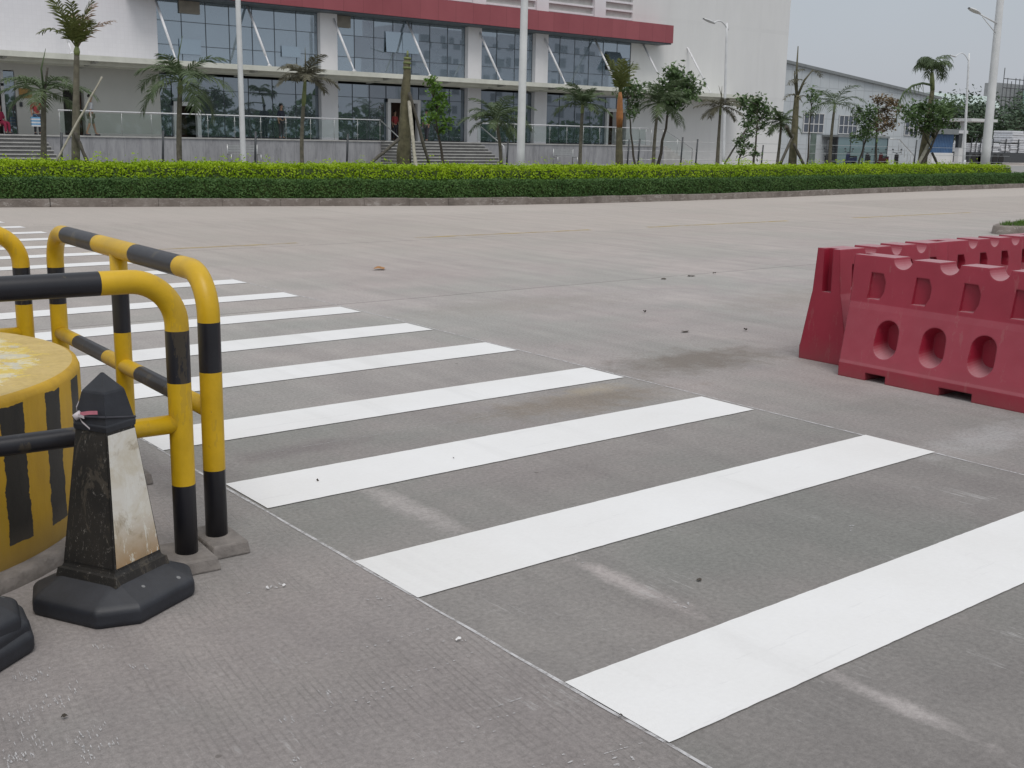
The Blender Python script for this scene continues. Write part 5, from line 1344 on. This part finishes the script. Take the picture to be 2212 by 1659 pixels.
dr = empty('guard_platform', (.4255, 4.685, .05), 'large round yellow platform drum with black stripes and peeling top', 'platform')
m = MB(); rad_ = .991
m.lathe([(rad_-.004, 0), (rad_, .02), (rad_, .3), (rad_, .558), (rad_-.008, .578), (rad_-.026, .586)], 96); m.build('side', M['drum_side'], dr, False)
m = MB(); m.lathe([(1.05, -.05), (1.045, -.012), (1.03, 0), (.5, .001)], 64); m.build('base_slab', M['footing'], dr, False)
m = MB(); m.lathe([(rad_-.026, .586), (.7, .590), (.35, .593), (.001, .595)], 96); m.build('top', M['drum_top'], dr, False)

# ------------------------------------------------------------------ traffic cones
def cone(loc, rz, label, z0=0, body_h=.6, panels=True):
    root = empty('traffic_cone', loc, label, 'traffic cone', None, rz)
    def octo(h, c): return [(-h+c, -h), (h-c, -h), (h, -h+c), (h, h-c), (h-c, h), (-h+c, h), (-h, h-c), (-h, -h+c)]
    m = MB(); rings = [(.214, .089, 0), (.222, .093, .010), (.222, .093, .050), (.212, .089, .064), (.136, .03, .098), (.123, .02, .103)]
    rows = [[(x, y, z) for x, y in octo(h, c)+octo(h, c)[:1]] for h, c, z in rings]
    m.grid(rows, 0, False); bevel(m.build('base', M['rubber'], root, False), .011, 4, 15)
    m = MB()
    def sq(h, z): return [(-h, -h, z), (h, -h, z), (h, h, z), (-h, h, z), (-h, -h, z)]
    m.grid([sq(.124, .0995), sq(.119, .128), sq(.110, .131), sq(.106, .14), sq(.062, .585)], 0, False)
    m.build('body', M['scuffed'], root, False)
    if panels:
        for k in range(4):
            m = MB(); a = [(-.112, .17), (.112, .17), (.072, .572), (-.072, .572)]
            def P(u, z):
                h = .106-(z-.14)*(.044/.445)+.0022; v = Vector((u, -h, z)); v.rotate(Matrix.Rotation(k*PI/2, 3, 'Z')); return v
            n = 10
            for i in range(n):
                z1, z2 = .152+.42*i/n, .152+.42*(i+1)/n; f = lambda z: (.106-(z-.14)*(.044/.445))*.95
                j = random.uniform(-.0025, .0025)
                m.face([P(-f(z1), z1), P(f(z1), z1), P(f(z2), z2), P(-f(z2), z2)])
            o = m.build('panel', M['scuffed'] if k in (3, 1) else M['cream'], root, False)
            o['label'] = 'dark scraped panel' if k in (3, 1) else 'stained cream reflective panel'
    m = MB()
    m.grid([sq(.066, .582), sq(.068, .60), sq(.065, .604), sq(.047, .698), sq(.044, .705), sq(.024, .731), sq(.005, .756)], 0, False); m.face(sq(.006, .754)[:4])
    bevel(m.build('cap', M['rubber'], root, False), .004, 2)
    return root
CONE_RZ = R(28)
c0 = cone((1.16, 3.50, 0), CONE_RZ, 'worn black cone with a stained cream side panel and pointed top, beside the drum')
base_loc = Vector((.60, 3.35, 0))
for k, (dx, dy, rz, lab) in enumerate(((0, 0, .62, 'lowest cone of the stack at the left edge'), (-.008, .008, .66, 'middle cone of the stack at the left edge'), (-.03, .004, .58, 'topmost cone of the stack at the left edge'))):
    c = copy_tree(c0); c.location = base_loc+Vector((dx, dy, .034*k)); c.rotation_euler = (0, 0, rz); c['label'] = lab; c['group'] = 'black cones stacked at the left edge'
# ribbon knotted round the cap
rb_ = empty('ribbon', (1.09, 3.47, .63), 'pink and white ribbon knotted round the black cone top', 'ribbon')
c_, s_ = math.cos(CONE_RZ), math.sin(CONE_RZ)
def CL(x, y, z): return Vector((1.16+x*c_-y*s_, 3.50+x*s_+y*c_, z))
m = MB(); K = CL(-.070, .04, .630)
loop = [CL(x, y, z) for x, y, z in ((-.064, -.064, .632), (.065, -.065, .607), (.066, .066, .605), (-.065, .065, .62), (-.064, -.064, .632))]
m.tube(loop, .0035, 6); m.build('string', M['trousers_dark'], rb_)
m = MB(); rr = random.Random(2)
def strip(P, w, mb):
    for a, b2 in zip(P, P[1:]): mb.face([a-Vector((0, 0, w)), b2-Vector((0, 0, w)), b2+Vector((0, 0, w)), a+Vector((0, 0, w))])
strip([K, CL(-.078, .02, .637), CL(-.08, -.015, .645), CL(-.076, -.045, .648)], .006, m); m.build('pink_tail', M['pink'], rb_)
m = MB(); strip([K, CL(-.08, .03, .632), CL(-.081, .005, .628)], .005, m); strip([K, CL(-.076, .04, .655), CL(-.072, .032, .675)], .003, m); strip([K, CL(-.077, .02, .612), CL(-.076, -.01, .592)], .003, m)
m.tube([K+Vector((-.012, 0, -.008)), K+Vector((.008, -.006, .006))], .011, 7); m.build('white_knot', M['ribbon_white'], rb_)

# ------------------------------------------------------------------ red water filled barriers
def barrier_mesh():
    L = 1.38; prof = [(.20, 0), (.20, .092), (.193, .112), (.125, .455), (.115, .497), (.09, .803)]
    left = [(-x, z) for x, z in prof][::-1]
    ring = prof+left
    bm = bmesh.new()
    A = [bm.verts.new((.022*(1-z/.8), y, z)) for y, z in ring]; B = [bm.verts.new((L-.022*(1-z/.8), y, z)) for y, z in ring]
    bm.faces.new(A[::-1]); bm.faces.new(B); n = len(ring)
    for i in range(n): bm.faces.new((A[i], A[(i+1) % n], B[(i+1) % n], B[i]))
    bmesh.ops.recalc_face_normals(bm, faces=bm.faces)
    me = bpy.data.meshes.new('barrier'); bm.to_mesh(me); bm.free()
    ob = bpy.data.objects.new('barrier', me); COL.objects.link(ob)
    cuts = []
    def add(bm_):
        bmesh.ops.recalc_face_normals(bm_, faces=bm_.faces)
        mc = bpy.data.meshes.new('c'); bm_.to_mesh(mc); bm_.free(); c = bpy.data.objects.new('c', mc); COL.objects.link(c); cuts.append(c)
    def prism(pts0, pts1):
        b_ = bmesh.new(); A = [b_.verts.new(p) for p in pts0]; B = [b_.verts.new(p) for p in pts1]
        b_.faces.new(A[::-1]); b_.faces.new(B); k = len(A)
        for i in range(k): b_.faces.new((A[i], A[(i+1) % k], B[(i+1) % k], B[i]))
        add(b_)
    for i in range(3):                                    # half round notches in the top edge
        cx = .365+.325*i; r0, r1 = .072, .068
        prism([(cx+r0*math.cos(2*PI*k/28), -.3, .805+r0*math.sin(2*PI*k/28)) for k in range(28)], [(cx+r1*math.cos(2*PI*k/28), .3, .805+r1*math.sin(2*PI*k/28)) for k in range(28)])
    def stadium(cx, w, z0, z1, y):
        r_ = w/2; P = []
        for k in range(15): a = PI*k/14; P.append((cx+r_*math.cos(a), y, z1-r_+r_*math.sin(a)))
        for k in range(15): a = PI+PI*k/14; P.append((cx+r_*math.cos(a), y, z0+r_+r_*math.sin(a)))
        return P
    for s in (-1, 1):
        for i in range(3): prism(stadium(.335+.33*i, .205, .135, .445, s*.25), stadium(.335+.33*i, .12, .20, .375, s*.045))
        for i in range(4):                                # D shaped recesses, deeper to one side
            cx = .195+.328*i
            def dee(y, k): return [(cx-.075*k, y, .615-.098*k), (cx+.035*k, y, .615-.098*k), (cx+.065*k, y, .615-.045*k), (cx+.07*k, y, .615+.03*k), (cx+.045*k, y, .615+.092*k), (cx-.05*k, y, .615+.098*k)]
            a = dee(s*.2, 1.0); b2 = [(cx-.06, s*.088, .525), (cx+.03, s*.055, .53), (cx+.055, s*.045, .58), (cx+.058, s*.045, .64), (cx+.036, s*.05, .69), (cx-.05, s*.085, .695)]
            prism(a, b2)
    for x0, x1 in ((.23, .38), (.76, .98)):
        prism([(x0, -.3, -.1), (x1, -.3, -.1), (x1, -.3, .052), (x0, -.3, .052)], [(x0, .3, -.1), (x1, .3, -.1), (x1, .3, .052), (x0, .3, .052)])
    for x0, x1 in ((-.1, .07), (L-.07, L+.1)):            # grooves in the end faces
        prism([(x0, -.036, .5), (x1, -.036, .5), (x1, .036, .5), (x0, .036, .5)], [(x0, -.036, .95), (x1, -.036, .95), (x1, .036, .95), (x0, .036, .95)])
    for c in cuts:
        md = ob.modifiers.new('b', 'BOOLEAN'); md.operation = 'DIFFERENCE'; md.object = c; md.solver = 'EXACT'
    dg = bpy.context.evaluated_depsgraph_get(); new = bpy.data.meshes.new_from_object(ob.evaluated_get(dg))
    bpy.data.objects.remove(ob)
    for c in cuts: bpy.data.objects.remove(c)
    new.name = 'water_barrier'; new.materials.clear(); new.materials.append(M['red_plastic'])
    return new
bme = barrier_mesh()
def barrier(x, y, rz, label):
    o = bpy.data.objects.new('water_barrier', bme); COL.objects.link(o); o.location = (x, y, 0); o.rotation_euler = (0, 0, rz)
    return tag(o, label, 'road barrier', 'red plastic road barriers')
barrier(6.52, 4.39, R(-90.5), 'nearest red plastic barrier with three oval hollows facing the crossing')
barrier(6.585, 4.71, R(.3), 'red barrier turned end on behind the nearest one, at its left')
barrier(7.965, 4.72, R(-.2), 'red barrier in the rear row reaching the right picture edge')
barrier(9.345, 4.71, R(.5), 'red barrier at the far end of the rear row')

# grassy island at the right edge
g0 = G(2172, 508)
m = MB(); n = 24
def ell(a, rx, ry, z): return (g0.x+2.6+rx*math.cos(a), g0.y+.15+ry*math.sin(a), z)
prof = [(2.6, .62, 0), (2.58, .6, .13), (2.5, .55, .16), (2.36, .45, .15)]
m.grid([[ell(2*PI*i/n, rx, ry, z) for i in range(n+1)] for rx, ry, z in prof]); tag(m.build('island_kerb', M['kerb']), kind='structure')
m = MB(); m.face([ell(2*PI*i/n, 2.38, .47, .145) for i in range(n)]); tag(m.build('island_soil', M['soil']), kind='structure')
m = MB(); rr = random.Random(9)
for _ in range(2600):
    a, r_ = rr.random()*2*PI, math.sqrt(rr.random()); p = Vector(ell(a, 2.38*r_, .47*r_, .145)); h = rr.uniform(.03, .085)
    t = p+Vector((rr.gauss(0, .03), rr.gauss(0, .03), h)); w = Vector((rr.gauss(0, 1), rr.gauss(0, 1), 0)).normalized()*.008
    m.face([p-w, p+w, t])
tag(m.build('grass', M['grass']), kind='stuff')

# ------------------------------------------------------------------ litter on the road
def litter(px, py, s, mat, name, label, h=.02, e=1.6):
    g = G(px, py); rr = random.Random(int(px)); m = MB(); k = 9
    P = [(g.x+s*e*math.cos(2*PI*i/k)*rr.uniform(.6, 1.1), g.y+s*math.sin(2*PI*i/k)*rr.uniform(.6, 1.1), .003+h*rr.random()) for i in range(k)]
    c = (g.x, g.y, .006+h*rr.uniform(.4, 1.3))
    for i in range(k): m.face([P[i], P[(i+1) % k], c])
    tag(m.build(name, M[mat]), label, name.replace('_', ' '), 'litter lying on the road')
litter(820, 583, .07, 'leaf_litter', 'dry_leaf', 'curled orange brown leaf on the road above the crossing', .04, 1.5)
litter(1610, 715, .014, 'litter_dark', 'pebble', 'dark crumb on the road left of the red barriers', .03)
litter(1392, 676, .014, 'litter_dark', 'pebble', 'dark crumb in the middle of the road', .03)
litter(1493, 597, .03, 'litter_dark', 'pebble', 'flat dark scrap farther up the road', .015, 2.2)
litter(1434, 604, .022, 'litter_dark', 'pebble', 'thin dark scrap farther up the road, left of the flat one', .012, 2)
litter(1543, 592, .016, 'litter_dark', 'pebble', 'round dark crumb farthest up the road', .03)
litter(1480, 718, .022, 'litter_dark', 'pebble', 'pale brown crumb beside the dark crumb near the barriers', .012, 2)
litter(980, 992, .004, 'litter_dark', 'pebble', 'dark speck lying on the white stripe', .01)
litter(686, 1041, .004, 'litter_dark', 'pebble', 'dark speck on the left end of a white stripe', .01)
litter(1340, 1552, .006, 'litter_dark', 'pebble', 'dark crumb at the edge of the nearest white stripe', .012)
litter(140, 1553, .006, 'litter_dark', 'pebble', 'dark crumb on the concrete near the stacked cones', .01)
litter(1510, 1255, .009, 'litter_dark', 'pebble', 'dark spot between the two nearest white stripes', .006)
litter(577, 1275, .005, 'litter_white', 'paper_scrap', 'small white scrap right of the black cone', .012)
litter(614, 1269, .005, 'litter_white', 'paper_scrap', 'second small white scrap farther right of the black cone', .012)
litter(991, 1386, .007, 'litter_white', 'paper_scrap', 'white torn scrap left of the chalk line', .012, 2)

# ------------------------------------------------------------------ light, sky, camera
EL, AZ = 62.0, 205.0                                   # sun height; compass direction it comes from (from +Y, clockwise)
w = bpy.data.worlds.new('World'); sc.world = w; w.use_nodes = True
nt = w.node_tree; bg = nt.nodes['Background']
sky = nt.nodes.new('ShaderNodeTexSky'); sky.sky_type = 'NISHITA'; sky.sun_disc = False
sky.sun_elevation = R(EL); sky.sun_rotation = R(AZ); sky.air_density = 1.0; sky.dust_density = 4.0; sky.ozone_density = 1.0
tc = nt.nodes.new('ShaderNodeTexCoord'); sp = nt.nodes.new('ShaderNodeSeparateXYZ'); nt.links.new(tc.outputs['Generated'], sp.inputs[0])
cr = nt.nodes.new('ShaderNodeValToRGB'); nt.links.new(sp.outputs[2], cr.inputs[0])
e = cr.color_ramp.elements
e[0].position = 0.0; e[0].color = (.50, .52, .57, 1)
e[1].position = .9; e[1].color = (.80, .83, .86, 1)
k = e.new(.16); k.color = (.49, .54, .59, 1)
k = e.new(.4); k.color = (.60, .64, .68, 1)
nz = nt.nodes.new('ShaderNodeTexNoise'); nz.inputs['Scale'].default_value = 2.2; nz.inputs['Detail'].default_value = 5
nt.links.new(tc.outputs['Generated'], nz.inputs['Vector'])
mr = nt.nodes.new('ShaderNodeMapRange'); nt.links.new(nz.outputs['Fac'], mr.inputs[0]); mr.inputs[3].default_value = 8.7; mr.inputs[4].default_value = 11.3
ml = nt.nodes.new('ShaderNodeVectorMath'); ml.operation = 'SCALE'; nt.links.new(cr.outputs[0], ml.inputs[0]); nt.links.new(mr.outputs[0], ml.inputs['Scale'])
mx = nt.nodes.new('ShaderNodeMix'); mx.data_type = 'RGBA'; mx.inputs[0].default_value = .88        # thick cloud over the clear sky
nt.links.new(sky.outputs[0], mx.inputs[6]); nt.links.new(ml.outputs[0], mx.inputs[7]); nt.links.new(mx.outputs[2], bg.inputs[0])
bg.inputs[1].default_value = .1

sd = bpy.data.lights.new('sun', 'SUN'); sd.energy = 1.35; sd.angle = R(25); sd.color = (1, .965, .92)
so = bpy.data.objects.new('sun', sd); COL.objects.link(so)
d = Vector((math.sin(R(AZ))*math.cos(R(EL)), math.cos(R(AZ))*math.cos(R(EL)), math.sin(R(EL))))
so.rotation_euler = d.to_track_quat('Z', 'Y').to_euler(); so.location = (0, 0, 30)

cd = bpy.data.cameras.new('camera'); cam = bpy.data.objects.new('camera', cd); COL.objects.link(cam)
cd.sensor_fit = 'HORIZONTAL'; cd.sensor_width = 36; cd.lens = 36*F/2212; cd.clip_start = .05; cd.clip_end = 3000
mw = Matrix((( _r.x, _u.x, -_f.x, 0), (_r.y, _u.y, -_f.y, 0), (_r.z, _u.z, -_f.z, H), (0, 0, 0, 1)))
cam.matrix_world = mw
sc.camera = cam
sc.view_settings.view_transform = 'Standard'; sc.view_settings.look = 'None'; sc.view_settings.exposure = 0; sc.view_settings.gamma = 1
